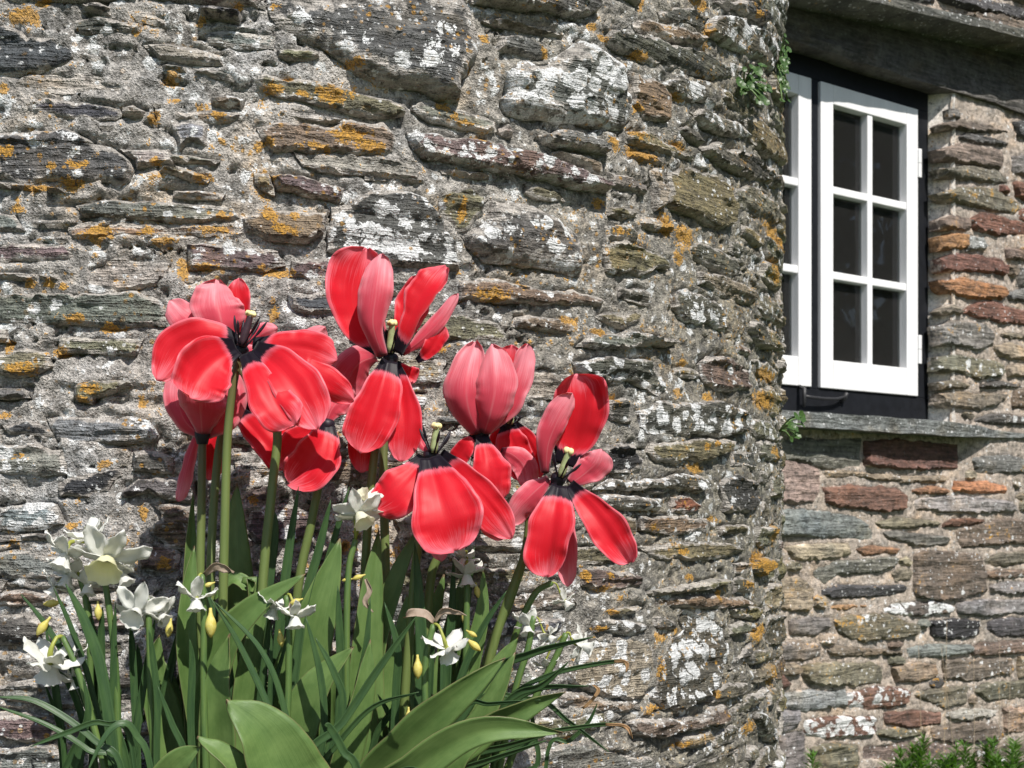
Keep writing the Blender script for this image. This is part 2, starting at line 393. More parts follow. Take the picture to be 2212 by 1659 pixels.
# ------------------------------------------------------------------ rounded near wall, stone by stone
NEAR = []
NEAR += parse("""D .28 .0 6|-20,140 60,135 160,205 300,215 390,265 405,310 370,335 230,380 120,405 -20,420
K 0 0 20|1040,30 1120,42 1270,70 1295,95 1285,125 1200,118 1100,105 1065,85
O .1 .15 6|690,70 760,60 830,80 885,110 880,150 800,135 720,110
S .0 .35 5|430,20 540,15 600,50 590,85 520,75 440,65
E .15 .1 4|830,360 890,345 1020,365 1180,385 1240,400 1250,435 1180,430 1050,405 900,385
O .1 .15 5|1475,270 1530,262 1640,272 1700,285 1705,310 1650,335 1560,330 1480,305
S .36 .08 16|1433,-25 1440,90 1500,170 1600,214 1720,255 1850,330 1900,400 2050,460 2187,487 2337,531 2436,541 2467,470 2507,420 2527,330 2557,230 2567,170 2527,100 2487,0 2460,-25
O .18 .48 7|1360,430 1420,405 1560,430 1750,440 1900,490 2050,540 2140,580 2150,620 2090,645 1950,625 1800,580 1600,540 1450,500 1380,465
W .1 .0 3|1500,600 1600,600 1750,620 1880,650 1880,665 1700,645 1550,620
B .12 .46 6|1380,670 1480,665 1700,665 1900,650 2050,660 2110,740 2090,820 1980,830 1800,810 1600,805 1440,795 1380,760
M .15 .1 5|1560,815 1800,815 2000,832 2212,890 2240,970 2100,965 1900,935 1760,925 1620,880
P .36 .1 10|1450,930 1550,925 1700,960 1850,1010 1840,1060 1800,1090 1700,1065 1600,1035 1490,1020
T .05 .1 4|1355,930 1440,930 1478,1010 1470,1050 1400,1030 1350,985
D .2 .08 6|110,560 250,530 450,545 640,575 650,610 620,640 500,650 300,625 150,605
B .05 .2 6|655,580 720,560 780,590 770,625 700,640 655,620
B .2 .3 7|900,590 1000,600 1100,592 1290,592 1290,610 1230,655 1130,675 1050,655 950,640
B .35 .05 6|1120,520 1220,515 1310,535 1290,588 1180,585 1120,560
L .1 .0 4|920,660 1000,650 1110,682 1100,800 1020,770 940,800
E .05 .0 9|890,825 1020,830 1180,860 1150,875 1020,870 890,860
O .0 .5 10|850,882 950,890 1080,930 1125,950 1110,980 1020,965 920,945 860,915
S .30 .28 8|-20,720 150,700 350,700 550,760 640,800 700,850 715,900 705,970 650,990 560,960 450,970 380,990 200,985 -20,950
O .05 .3 7|-20,962 200,994 380,1003 400,1030 200,1025 -20,1000
E .24 .15 6|400,1100 550,1065 700,1070 900,1080 1100,1100 1250,1110 1285,1165 1200,1180 1000,1188 800,1180 600,1170 430,1150
B .08 .45 3|350,1215 500,1190 800,1195 1050,1200 1240,1188 1290,1240 1200,1265 1000,1270 750,1270 550,1280 380,1290
B .24 .36 4|1290,1180 1400,1140 1600,1130 1740,1130 1735,1250 1640,1300 1450,1285 1310,1250
P .36 .2 5|1000,1310 1150,1300 1350,1330 1500,1350 1530,1430 1400,1450 1200,1440 1010,1450
P .3 .05 5|1540,1390 1700,1385 1790,1380 1770,1500 1640,1500 1540,1470
D .22 .0 8|1520,1570 1600,1555 1780,1570 1830,1600 1820,1690 1640,1680 1540,1640
M .1 .1 2|760,240 900,235 1100,270 1200,300 1190,345 1000,345 840,310
M .15 .15 2|30,470 160,400 420,400 560,420 690,455 640,500 400,510 200,500
M .1 .1 3|640,800 900,800 920,880 820,900 730,910 715,860
""", 0, 0, 2.4578, near_inv)
NEAR += parse("""W .62 .0 8|-215,1240 -190,1120 -100,1080 0,1020 150,1030 295,1070 405,1180 455,1340 475,1430 320,1440 170,1410 0,1365 -100,1380 -210,1340
S .14 .0 18|520,-20 540,15 680,45 850,70 1000,90 1100,115 1180,85 1215,70 1225,-20
O .05 .1 6|600,110 700,100 850,140 1000,180 1050,205 1040,220 950,200 800,165 650,130
S .05 .05 12|710,190 800,190 900,220 945,260 930,300 850,310 760,280 690,290
G .66 .0 20|730,380 800,345 950,330 1020,260 1100,225 1200,235 1260,290 1340,340 1370,430 1375,520 1380,640 1340,690 1180,675 1000,660 850,640 740,610 705,540 720,450
B .1 .35 8|1390,390 1500,410 1600,470 1600,560 1590,650 1480,630 1400,570
S .12 .12 10|1240,200 1300,170 1450,190 1600,240 1800,290 1900,360 1930,430 1830,430 1700,400 1500,350 1350,300 1260,240
B .05 .1 7|1400,130 1500,100 1650,150 1800,220 1780,250 1600,222 1420,165
S .1 .2 10|1550,60 1700,40 1800,100 1760,160 1640,130 1560,95
G .60 .1 10|1790,140 1860,80 1950,100 2080,160 2200,260 2190,330 2130,370 2030,310 1900,240 1820,200
D .05 .2 12|1850,10 2000,0 2120,90 2100,130 1960,70
G .4 .1 6|2050,-20 2215,-20 2215,220 2150,150 2080,60
G .45 .1 6|1560,450 1650,400 1780,460 1800,550 1700,550 1620,510
E .1 .32 8|220,560 300,535 420,560 560,610 680,660 690,710 600,715 450,680 300,640 230,590
G .28 .1 14|910,730 1000,700 1150,720 1270,770 1275,815 1180,820 1050,800 930,780
R .05 .1 5|685,690 740,665 780,700 770,735 700,725
P .5 .05 17|195,710 280,700 450,730 620,760 800,800 950,842 1100,902 1240,962 1280,1035 1180,1015 1000,985 800,940 600,910 450,875 300,850 240,790
B .12 .05 5|960,835 1020,810 1180,840 1250,880 1250,950 1140,895 1020,848
B .05 .1 8|380,905 500,905 640,925 640,960 500,950 390,925
W .1 .1 4|-20,935 100,940 290,955 300,985 120,965 -20,960
S .44 .05 20|510,1270 560,1220 630,1170 650,1080 760,1060 880,1080 980,1140 1060,1200 1130,1300 1145,1400 1120,1470 1000,1470 880,1440 760,1430 620,1390 530,1330
O .2 .25 9|370,1050 450,1010 560,1020 640,1050 620,1150 545,1210 490,1255 430,1200 385,1130
O .05 .1 7|1280,1110 1420,1110 1430,1150 1350,1180 1270,1150
S .15 .2 9|1250,1200 1400,1210 1430,1240 1420,1282 1260,1275
O .12 .1 11|1240,1300 1400,1290 1440,1330 1580,1370 1590,1440 1480,1470 1340,1470 1260,1440
O .1 .22 10|1590,920 1700,890 1850,930 1940,1000 1950,1100 1940,1180 1860,1240 1740,1180 1640,1140 1590,1100
O .05 .5 9|1380,700 1480,700 1600,770 1720,830 1730,860 1600,830 1450,795 1370,760
N .05 .3 7|1375,806 1500,818 1570,855 1560,880 1460,870 1380,850
G .42 .0 8|1710,600 1760,580 1900,640 2000,680 2050,740 1950,740 1800,690
S .15 .05 9|1770,790 1850,760 2000,820 2100,880 2190,980 2200,1030 2100,980 2000,940 1850,880
G .2 .05 9|1950,1010 2050,990 2170,1100 2190,1190 2120,1190 2000,1130 1955,1090
M .05 .05 6|1500,910 1560,900 1580,1000 1570,1110 1530,1130 1510,1000
S .1 .1 9|1680,1310 1800,1300 1950,1380 1990,1450 1900,1470 1750,1400
B .25 .25 6|470,1505 650,1485 900,1530 1100,1560 1260,1600 1240,1640 1000,1630 700,1620 480,1620
S .1 .05 9|1650,690 1700,670 1780,760 1760,790 1690,740
O .2 .2 6|1990,640 2080,620 2200,800 2200,900 2100,830 2030,740
""", 800, 0, 2.4578, near_inv)
NEAR += parse("""E .28 .14 5|-20,340 200,330 450,320 700,330 860,370 880,470 870,505 650,510 400,490 200,485 -20,470
S .1 .15 6|-20,215 150,225 330,235 340,260 100,262 -20,255
M .12 .08 3|440,180 560,150 700,160 860,170 870,230 800,300 600,310 440,290
O .2 .33 4|-20,620 150,610 260,640 270,700 200,750 60,750 -20,740
O .05 .62 8|390,790 500,770 680,770 690,800 600,830 500,860 480,890 400,890
D .1 .1 5|15,1000 150,985 240,1010 288,1070 200,1060 50,1050
L .38 .05 5|245,968 400,965 650,955 780,985 830,1050 800,1100 650,1110 450,1100 295,1078
S .05 .12 6|680,1130 800,1125 900,1160 900,1255 780,1255 670,1240
K .1 .05 3|300,1300 420,1260 600,1210 620,1260 560,1330 440,1370 310,1370
S .1 .08 5|620,1335 700,1285 850,1275 1000,1260 1010,1400 880,1390 750,1360 600,1378
L .52 .05 6|-20,1420 150,1400 290,1410 330,1510 220,1545 60,1550 -20,1550
S .05 .2 9|-20,1568 200,1560 380,1573 380,1590 -20,1600
B .2 .2 5|800,1500 930,1490 1000,1560 980,1650 850,1640 780,1570
B .2 .15 5|790,1420 900,1405 990,1420 980,1480 850,1480
""", 0, 500, 2.37, near_inv)
NEAR += parse("""B .1 .3 5|870,240 1000,230 1140,290 1150,400 1080,430 900,400
B .2 .25 5|-20,560 150,520 330,560 330,620 150,640 -20,640
S .1 .25 6|-20,700 200,680 350,760 330,880 150,890 -20,870
G .15 .05 6|60,1110 250,1095 480,1120 560,1200 500,1290 250,1285 60,1225 -20,1195 -20,1130
P .2 .05 6|-20,1305 150,1298 300,1325 420,1400 330,1480 100,1490 -20,1480
G .35 .05 6|-20,1520 150,1510 350,1530 480,1600 480,1690 -20,1690
""", 0, 1100, 2.926, near_inv)
NEAR += parse("""P .42 .05 5|520,140 650,120 800,130 900,150 890,330 750,340 560,345 510,250
W .2 .05 6|750,362 870,372 865,415 760,412
G .2 .15 4|740,425 860,422 860,520 760,520
P .1 .15 5|480,10 640,0 650,100 520,120 470,70
B .15 .2 5|0,125 190,120 190,250 60,260 0,230
G .15 .4 5|1240,650 1400,660 1400,860 1300,880 1240,800
""", 350, 1050, 2.689, near_inv)
NEAR += parse("""G .54 .02 8|685,90 760,70 850,110 940,150 960,220 950,310 860,280 720,240 680,180
G .28 .05 15|130,400 200,330 350,330 400,300 500,320 620,350 690,385 650,400 500,390 380,420 250,415
S .5 .1 10|105,480 250,460 400,450 550,470 600,560 630,640 590,660 480,610 300,600 150,560
P .22 .05 9|820,500 870,440 1000,460 1100,540 1100,640 1000,655 900,630 830,560
G .62 .1 9|500,760 600,710 750,720 900,690 1050,740 1095,800 1070,880 960,900 800,895 650,905 540,890 490,840
S .2 .1 6|310,690 400,680 440,760 440,830 330,820
O .12 .2 7|540,930 700,920 900,912 1000,930 960,1000 850,1040 700,1060 580,1050 520,980
K .2 .1 6|295,950 440,940 510,1040 500,1080 380,1110 295,1100
G .52 .1 11|240,1190 330,1140 580,1150 700,1110 820,1130 860,1190 800,1230 700,1200 580,1190 400,1205
G .55 .1 7|215,1235 350,1222 520,1240 610,1290 600,1320 450,1320 230,1300
R .1 .2 6|650,1240 760,1230 830,1300 790,1340 660,1330
B .2 .15 7|490,1360 650,1345 870,1370 870,1440 700,1450 500,1440
O .1 .05 8|935,1405 1080,1395 1070,1450 940,1455
O .15 .3 7|480,1520 700,1490 1000,1500 1080,1540 900,1600 600,1590
D .2 .05 9|940,1160 1020,1100 1140,1170 1160,1250 1080,1330 960,1320
S .1 .3 12|1090,270 1160,260 1200,380 1240,440 1160,400 1110,340
G .3 .2 6|1120,470 1200,480 1260,540 1250,600 1160,560
O .1 .25 10|230,230 300,200 420,220 500,190 490,250 400,300 300,270
""", 1200, 600, 2.593, near_inv)
NEAR += parse("""O .1 .3 13|880,300 1000,270 1200,240 1400,200 1510,190 1510,240 1350,290 1100,320 920,330
P .14 .25 6|370,130 550,100 750,130 870,190 860,270 700,290 480,290 380,250
B .1 .2 5|980,350 1200,333 1450,320 1650,350 1690,400 1600,430 1350,430 1050,420 970,400
O .05 .5 7|580,450 680,420 830,410 880,430 780,470 620,485
S .5 .1 7|480,540 600,510 800,520 890,560 880,620 760,640 600,620 490,630
S .1 .05 8|940,500 1040,480 1120,540 1110,590 1010,580 945,560
G .62 .05 7|1130,470 1250,450 1400,490 1490,590 1500,780 1490,900 1420,960 1420,1060 1300,1130 1150,1200 1000,1200 940,1130 965,1000 990,830 1100,680 1180,600
M .5 .18 4|500,680 700,650 900,690 960,760 950,950 900,1100 780,1130 600,1110 400,1050 250,1000 300,880 380,800
B .36 .1 6|220,1095 400,1068 600,1135 850,1150 870,1200 700,1230 400,1210 230,1180
P .36 .15 14|740,1300 900,1270 1100,1270 1300,1260 1480,1150 1510,1180 1480,1300 1250,1370 1000,1420 850,1420 760,1380
S .1 .05 10|1390,1330 1500,1240 1650,1130 1790,1040 1800,1070 1720,1170 1560,1270 1420,1380
D .1 .0 6|1550,900 1580,800 1710,690 1700,760 1620,870
O .0 .8 12|1710,50 1830,30 1830,120 1770,190 1715,150
G .26 .25 7|20,1500 250,1470 480,1480 700,1560 900,1560 1000,1690 0,1690
O .1 .3 9|1500,420 1700,400 1800,430 1740,520 1560,490
G .5 .1 8|1700,1240 1800,1220 1880,1380 1890,1480 1800,1420
""", 1150, 1200, 3.552, near_inv)
patches('100,70,70,40 20,390,25,25 190,20,40,15 870,105,18,20 590,150,15,12 1030,35,20,20 1195,35,20,15 740,345,35,35 760,435,25,10 1240,345,30,12 1180,390,40,25 1430,410,80,40 1300,410,30,15 1520,285,35,20 1910,465,40,25 1960,505,25,20 2000,535,30,15 665,515,18,30 940,505,35,20 860,465,15,12 960,612,15,10 1120,635,25,25 1160,615,25,15 1500,585,70,35 1360,640,60,20 1590,640,60,30 680,705,25,18 870,770,45,22 30,650,40,30 230,725,25,18 340,715,40,20 320,800,60,25 170,815,80,15 70,905,35,18 1160,930,40,30 430,1015,70,35 640,995,40,22 700,1045,60,15 960,935,30,12 1230,1000,60,20 930,995,90,12 1270,935,25,15 790,1170,25,60 1190,1180,80,20 890,1160,60,15 130,1230,30,25 215,1225,20,30 275,1245,15,12 1180,1350,25,50 330,1380,60,20 490,1420,60,20 40,1500,25,25 110,1600,70,25 260,1520,40,25 1990,925,20,60 2080,610,15,10 1870,1510,60,25 2110,1280,80,30 1190,768,25,8 2090,180,15,15', 0, 0, 1.991, near_inv)
patches('930,290,25,30 610,215,20,20 520,375,20,25 1240,205,25,20 1430,305,40,25 1180,145,30,20 1450,20,15,40 1790,20,40,25 1800,200,20,60 1410,720,40,30 1300,770,25,40 1440,830,90,35 1640,780,40,25 1430,580,25,20 1640,525,40,15 1230,1090,30,30 1330,1230,60,20 1580,1200,40,70 1670,1260,50,60 1650,1380,30,40 490,1130,15,60 2050,70,20,20 590,750,20,15 2170,1280,25,60 2140,1460,20,60 800,1510,15,40', 800, 0, 2.4578, near_inv)
patches('80,250,60,25 250,320,40,25 730,485,20,25 350,690,20,35 700,660,30,30 880,680,25,20 1200,560,40,40 1180,700,40,50 800,1080,50,30 830,960,20,20 1240,1000,15,40 1230,1450,20,60 1150,1600,40,60 720,1550,30,20 900,1370,40,15 550,1410,15,20 880,940,15,12', 1200, 600, 2.593, near_inv)
patches('430,870,40,20 470,820,50,30 730,880,20,30 540,1200,35,20 100,1160,40,20 20,950,25,20 740,1450,20,40 360,1520,20,18 60,1590,40,12', 0, 500, 2.37, near_inv)
patches('410,170,30,60 600,170,30,20 1240,190,40,30 540,280,60,15 1770,110,50,70 1440,320,15,40 610,455,40,20 1010,650,60,35 1130,600,30,30 990,900,20,80 940,1210,60,40 1430,1080,20,40 250,1440,60,25 1680,1340,40,50 1850,950,20,100 520,580,40,25 1160,1480,60,20 1740,620,40,60 1640,240,40,25', 1150, 1200, 3.552, near_inv)
patches('1380,840,30,20 1080,370,30,40 540,100,30,15 20,460,40,40 1310,800,50,20', 350, 1050, 2.689, near_inv)
near_wall = empty('stone_wall', (WCX, WCY, 0), 'rounded near wall of rough slate rubble with orange and white lichen', 'wall'); near_wall['kind'] = 'thing'
Z0, Z1, S0, S1 = .62, 1.86, -.26, 1.50
occ = Occ(S0, S1, Z0, Z1, .003)
for st in NEAR: occ.add(grow(st[4], .001))
rnd = random.Random(11)
def seen(a, z):
    X = near_surf(np.array([a]), np.array([z]), np.array([0.]))[0]
    px, py = CX+FPX*X[0]/X[1], HZ-FPX*(X[2]-CAMZ)/X[1]
    return a < 1.16 and -70 < px < 2300 and -60 < py < 1720
extra = fill(occ, rnd, [(.10, .17, .022, .04), (.06, .11, .016, .03), (.035, .07, .011, .02), (.02, .04, .008, .013)], .0035, 2600, 292-len(NEAR), seen)
for p in extra:
    c = rnd.choice('OOSSBGPEDMMO'); NEAR.append((c, rnd.choice([0, .1, .15, .25, .4]), rnd.choice([.05, .1, .2, .3]), rnd.choice([3, 4, 5, 7, 10])*.001, p))
allpoly = []
for i, (c, w, o_, pr, poly) in enumerate(NEAR):
    A = np.asarray(poly); size = min(np.ptp(A[:, 0]), np.ptp(A[:, 1]))
    boulder = pr >= .016 and size > .06
    res = .0034 if size < .05 else .0042
    w = min(.75, w*1.12)
    pr *= .42 if pr < .012 else .68
    tone_k = min(1, max(0, (np.asarray(poly)[:, 0].mean()-.35)/.45))  # stones take a darker, more olive tint along the wall to the right
    if w > .48 and c in 'GW': c = 'S'
    o_ *= .45
    build_stone('stone', poly, near_surf, pr, M_STONE, near_wall, tuple(a_*(1-tone_k+tone_k*b_) for a_, b_ in zip(jit(PAL[c]), (.88, .82, .60))), w, o_+.12*tone_k, res, .0026 if not boulder else .0065, .0034 if not boulder else .0014,
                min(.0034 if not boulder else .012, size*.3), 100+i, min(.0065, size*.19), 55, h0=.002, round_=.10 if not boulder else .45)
    allpoly.append(A)
def near_h(A, Z):
    p = np.c_[A*14, Z*18, np.zeros(len(A))]
    h = .0055*fbm(p, 4, 3)+.0038*fbm(np.c_[A*75, Z*110, np.ones(len(A))], 4, 8, .6)
    crack = np.abs(fbm(np.c_[A*16+3*vnoise(p*.8, 5), Z*34, np.full(len(A), 5.)], 4, 21))
    h -= .010*np.clip(1-crack/.03, 0, 1)*np.clip(vnoise(p*.7, 9)*3+.6, 0, 1)
    pits = fbm(np.c_[A*60, Z*105, np.full(len(A), 9.)], 3, 33); h -= .006*np.clip((pits-.46)/.18, 0, 1)
    led = fbm(np.c_[A*12, Z*70, np.full(len(A), 2.)], 4, 61); h += .0035*np.sign(led)*np.abs(led)**.45*np.clip(vnoise(p*.5, 77)*2+.5, 0, 1)
    g01 = np.clip(vnoise(np.c_[A*45, Z*45, np.full(len(A), 4.)], 90)+.35, 0, 1)
    PT = np.c_[A, Z]
    for q in allpoly:
        lo, hi = q.min(0), q.max(0)
        m = .005
        idx = np.where((A > lo[0]-m) & (A < hi[0]+m) & (Z > lo[1]-m) & (Z < hi[1]+m))[0]
        if not len(idx): continue
        ins = inside(q, PT[idx]); d = bdist(q, PT[idx])
        h[idx] -= np.where(ins, .014*np.clip((d-.0022)/.006, 0, 1)+.004*g01[idx], .0045*g01[idx]*np.clip(1-d/.0038, 0, 1))
    return h
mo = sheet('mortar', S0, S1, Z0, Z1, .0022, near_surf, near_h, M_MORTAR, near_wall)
_na, _nz = int((S1-S0)/.0022)+1, int((Z1-Z0)/.0022)+1
_A, _Z = np.meshgrid(np.linspace(S0, S1, _na), np.linspace(Z0, Z1, _nz))
mo.data.attributes.new('orange_patch', 'FLOAT', 'POINT').data.foreach_set('value', orange_at(np.c_[_A.ravel(), _Z.ravel()]))
mo.data.attributes.new('right_tone', 'FLOAT', 'POINT').data.foreach_set('value', np.clip((_A.ravel()-.30)/.45+.35*vnoise(np.c_[_A.ravel()*7, _Z.ravel()*7, np.zeros(_A.size)], 4), 0, 1))
sheet('mortar', -2.2, S0, -.05, 2.6, .03, near_surf, lambda A, Z: .004*fbm(np.c_[A*14, Z*18, np.zeros(len(A))], 4, 3), M_MORTAR, near_wall)
sheet('mortar', S0, 1.75, -.05, Z0, .02, near_surf, lambda A, Z: .004*fbm(np.c_[A*14, Z*18, np.zeros(len(A))], 4, 3), M_MORTAR, near_wall)
sheet('mortar', S0, 1.75, Z1, 2.6, .02, near_surf, lambda A, Z: .004*fbm(np.c_[A*14, Z*18, np.zeros(len(A))], 4, 3), M_MORTAR, near_wall)
sheet('mortar', S1, 1.75, Z0, Z1, .01, near_surf, lambda A, Z: .004*fbm(np.c_[A*14, Z*18, np.zeros(len(A))], 4, 3), M_MORTAR, near_wall)

occ_o = Occ(-1.1, 1.5, .3, 2.3, .004)
for st in NEAR: occ_o.add(grow(st[4], .003))
far_rubble('rubble', occ_o, near_surf, M_STONE, near_wall, [(.10, .18, .022, .045), (.05, .10, .015, .03)], .005, 2600, 700, lambda a, z: not seen(a, z), 3, .009, lambda p: .001, .8, (.19, .165, .13), .2, .15)

# ------------------------------------------------------------------ cottage wall with the window
cottage = empty('cottage_wall', (OW.x, OW.y, 0), 'cottage wall of brown and grey slate courses around a white window', 'wall'); cottage['kind'] = 'thing'
FAR = []
FAR += parse("""I 0 0 5|120,312 230,305 345,340 350,420 325,480 240,485 120,480
E .05 0 3|120,215 400,208 540,203 535,330 380,338 180,292 120,290
R 0 0 4|565,222 700,214 965,232 965,335 800,340 560,330
E .1 .1 4|1030,290 1150,282 1290,300 1290,360 1060,360
T .1 .15 5|385,350 480,345 700,370 900,370 920,395 860,408 700,400 500,378 400,385
R 0 0 7|380,420 500,415 700,425 735,460 730,520 600,520 450,510 400,490
N 0 0 4|755,435 850,425 920,430 910,452 800,455
N 0 0 4|960,395 1080,400 1180,415 1170,450 1040,445 950,440
L .15 .1 5|780,480 830,462 1000,465 1200,480 1225,530 1100,540 900,530 790,520
L 0 .1 6|120,530 300,520 450,540 560,580 590,620 580,650 400,640 120,635
O 0 0 4|605,575 700,555 880,570 885,590 750,595 640,605
R 0 .1 4|905,585 950,560 1085,560 1090,580 1000,590 910,598
E 0 0 5|625,620 700,612 925,640 920,680 800,680 680,655
B .22 .3 6|965,610 1050,592 1150,565 1290,570 1290,670 1150,670 990,690 970,650
T 0 0 5|220,690 300,675 480,665 485,720 400,740 260,745
N 0 .05 5|515,690 600,682 710,690 690,715 560,725
E .12 .1 6|335,790 450,750 600,735 695,730 690,770 600,800 450,810 400,840 355,820
T 0 0 4|712,745 740,735 765,745 755,765 720,765
T 0 .1 4|682,800 720,780 760,785 755,825 700,832
B .26 .12 9|780,720 830,705 950,715 1060,720 1085,800 1085,880 980,900 880,915 785,905 780,800
O 0 .1 5|1085,740 1150,715 1290,700 1290,745 1180,765 1100,765
B .3 .1 5|1090,800 1150,785 1290,785 1290,820 1150,825 1095,820
G .1 .1 5|1115,850 1180,840 1290,838 1290,885 1180,890 1120,880
D .22 .2 6|355,880 450,850 600,855 730,850 725,890 600,905 420,915
T .05 .3 5|120,850 260,820 320,860 320,930 310,965 120,960
N 0 0 4|395,950 440,938 565,937 555,955 450,962
P .66 0 5|640,955 700,930 850,925 940,940 930,975 800,985 660,980
L .05 0 6|965,932 1100,922 1290,917 1290,970 1100,985 970,980
O .36 .42 6|430,1010 500,985 650,985 780,1030 790,1075 700,1085 560,1100 460,1070
K .28 0 7|850,1015 950,1008 1060,1010 1055,1075 950,1085 855,1080
D .05 0 6|1100,1010 1180,1000 1290,1000 1290,1075 1150,1080 1105,1050
G 0 .05 5|230,1010 320,1005 400,1000 400,1040 330,1065 240,1070
B .05 .1 4|120,1015 180,1010 200,1040 195,1095 150,1100 120,1095
G .22 .2 5|120,1122 250,1110 360,1120 360,1170 270,1180 120,1190
B .05 .2 5|405,1140 450,1118 600,1135 720,1140 725,1160 600,1160 500,1170 410,1155
L 0 .05 5|755,1130 850,1115 1015,1115 1020,1150 900,1165 760,1175
B .28 .1 5|1025,1130 1080,1102 1290,1095 1290,1150 1150,1155 1040,1160
O .1 .22 6|290,1210 400,1195 600,1200 635,1225 620,1280 500,1290 330,1290 285,1250
T 0 .2 6|680,1220 740,1195 870,1200 880,1250 800,1280 700,1275
B .22 .2 5|905,1190 1000,1180 1200,1175 1205,1240 1050,1265 910,1270
T .1 .1 5|1235,1175 1290,1170 1290,1255 1240,1255
R 0 0 4|120,1250 180,1235 225,1290 200,1305 120,1300
L .05 .05 6|165,1340 300,1320 410,1325 410,1390 300,1405 180,1390
L 0 0 4|425,1325 470,1320 475,1385 425,1385
R .46 .05 6|480,1330 600,1310 740,1310 745,1380 600,1395 480,1385
O .1 .3 5|780,1330 850,1310 1000,1295 1000,1375 900,1385 800,1350
O .1 .12 6|1035,1320 1080,1285 1290,1270 1290,1350 1100,1360
R .72 .0 6|300,1450 400,1435 590,1430 600,1480 580,1515 400,1525 300,1510
R 0 0 5|655,1420 780,1410 890,1410 885,1465 760,1475 660,1465
W .1 .05 3|915,1415 1000,1400 1140,1400 1130,1430 1000,1445 920,1440
T .1 .2 5|1170,1400 1290,1390 1290,1495 1180,1500
O .2 .3 4|620,1495 700,1485 830,1490 830,1518 700,1525 620,1515
B .1 .1 5|850,1480 1000,1462 1150,1470 1150,1530 1000,1540 860,1535
O .1 .4 5|330,1570 430,1555 520,1560 520,1670 330,1670
G .2 .1 4|180,1510 290,1500 290,1670 180,1670
B .2 .3 4|560,1560 800,1550 1000,1560 1000,1620 700,1630 560,1620
B .2 .3 4|1040,1570 1290,1540 1290,1640 1050,1640
""", 1600, 850, 2.0305, far_inv)
FAR += parse("""E .08 .0 9|1090,512 1200,500 1330,540 1450,570 1420,620 1280,600 1150,580 1085,560
B .05 .0 9|1085,665 1180,642 1300,662 1430,695 1430,712 1250,695 1100,690
S .05 0 7|1150,742 1220,712 1350,735 1450,775 1400,785 1250,762
B 0 0 9|1070,795 1200,776 1380,803 1400,850 1385,905 1250,870 1090,860
O .05 .1 9|1085,905 1200,884 1350,903 1440,950 1430,985 1280,960 1100,945
O .15 .42 10|1075,1030 1200,1000 1350,1010 1490,1080 1500,1120 1470,1145 1300,1110 1130,1080
B .0 .1 6|1085,1175 1150,1155 1240,1170 1235,1225 1090,1225
R .1 .05 8|1250,1180 1300,1135 1540,1190 1540,1250 1400,1250 1260,1230
N 0 .1 6|1085,1268 1140,1258 1212,1255 1212,1325 1090,1330
L .1 0 6|1220,1255 1310,1270 1310,1335 1225,1335
R .05 0 9|1085,1375 1200,1352 1380,1380 1435,1420 1420,1470 1260,1440 1100,1450
N 0 .05 10|1085,1500 1220,1490 1400,1525 1425,1570 1400,1600 1250,1590 1100,1550
D .1 0 7|1480,660 1540,650 1540,740 1490,730
E .1 0 7|1465,840 1540,830 1540,940 1475,920
B 0 0 7|1430,1325 1540,1330 1540,1395 1440,1380
E .1 0 7|1440,1560 1540,1540 1540,1610 1450,1600
B .2 .2 8|440,-25 560,-20 700,20 720,50 600,40 460,10
G .36 .1 9|740,-25 900,0 1040,60 1200,110 1290,150 1240,175 1120,150 960,95 800,60 735,30
B .3 .15 8|1210,60 1400,90 1540,130 1540,190 1380,150 1230,100
P .3 .1 9|1170,180 1300,190 1540,260 1540,290 1350,250 1200,215
D .2 .05 9|1050,-30 1230,-20 1540,50 1540,110 1300,60 1100,20
""", 1600, 0, 2.458, lambda x, y: far_inv(x, y, .18 if y < 200 else H_WALL))
FAR += parse("""O .0 .1 8|380,395 480,350 550,395 540,430 420,420
R .12 0 9|560,395 700,330 850,330 1150,400 1150,530 900,490 700,450
E .25 .12 9|375,530 520,490 760,520 830,580 835,690 700,735 520,710 380,690
O .0 .1 6|890,605 1000,590 1150,610 1150,650 1000,645
T 0 0 7|860,720 1000,700 1150,740 1150,820 1000,825 900,800
O .38 .05 8|370,810 540,800 900,850 925,930 880,990 700,995 500,950 370,920
T .05 .1 6|985,890 1150,885 1150,985 990,985
S .1 .05 7|720,1050 900,1040 1120,1050 1100,1085 900,1085 740,1090
O .2 .1 7|365,1040 500,1035 620,1060 600,1095 380,1100
B .05 .2 6|375,1140 560,1120 800,1130 990,1140 950,1185 860,1230 700,1280 500,1260 380,1230
B .1 .4 6|1040,1120 1150,1100 1150,1260 1020,1270
S .3 .2 6|630,1390 760,1330 950,1330 1150,1350 1150,1420 900,1410
""", 1950, 580, 4.147, far_inv)
A0, A1, ZL, ZH = -.62, 1.35, .1, 3.0
FR_R, SILL_T, LIN_B, LIN_T = .523, 1.315, 2.41, 2.52      # frame right edge, sill top, lintel underside and top
occ2 = Occ(A0, A1, ZL, ZH, .006)
occ2.add([(-.7, SILL_T-.06), (FR_R+.035, SILL_T-.06), (FR_R+.035, LIN_T+.06), (-.7, LIN_T+.06)])
occ2.add([(-.7, SILL_T-.05), (.70, SILL_T-.05), (.70, SILL_T+.01), (-.7, SILL_T+.01)])
occ2.add([(-.7, LIN_B-.01), (1.4, LIN_B-.01), (1.4, LIN_T+.055), (-.7, LIN_T+.055)])
for st in FAR: occ2.add(grow(st[4], .008))
rnd = random.Random(5)
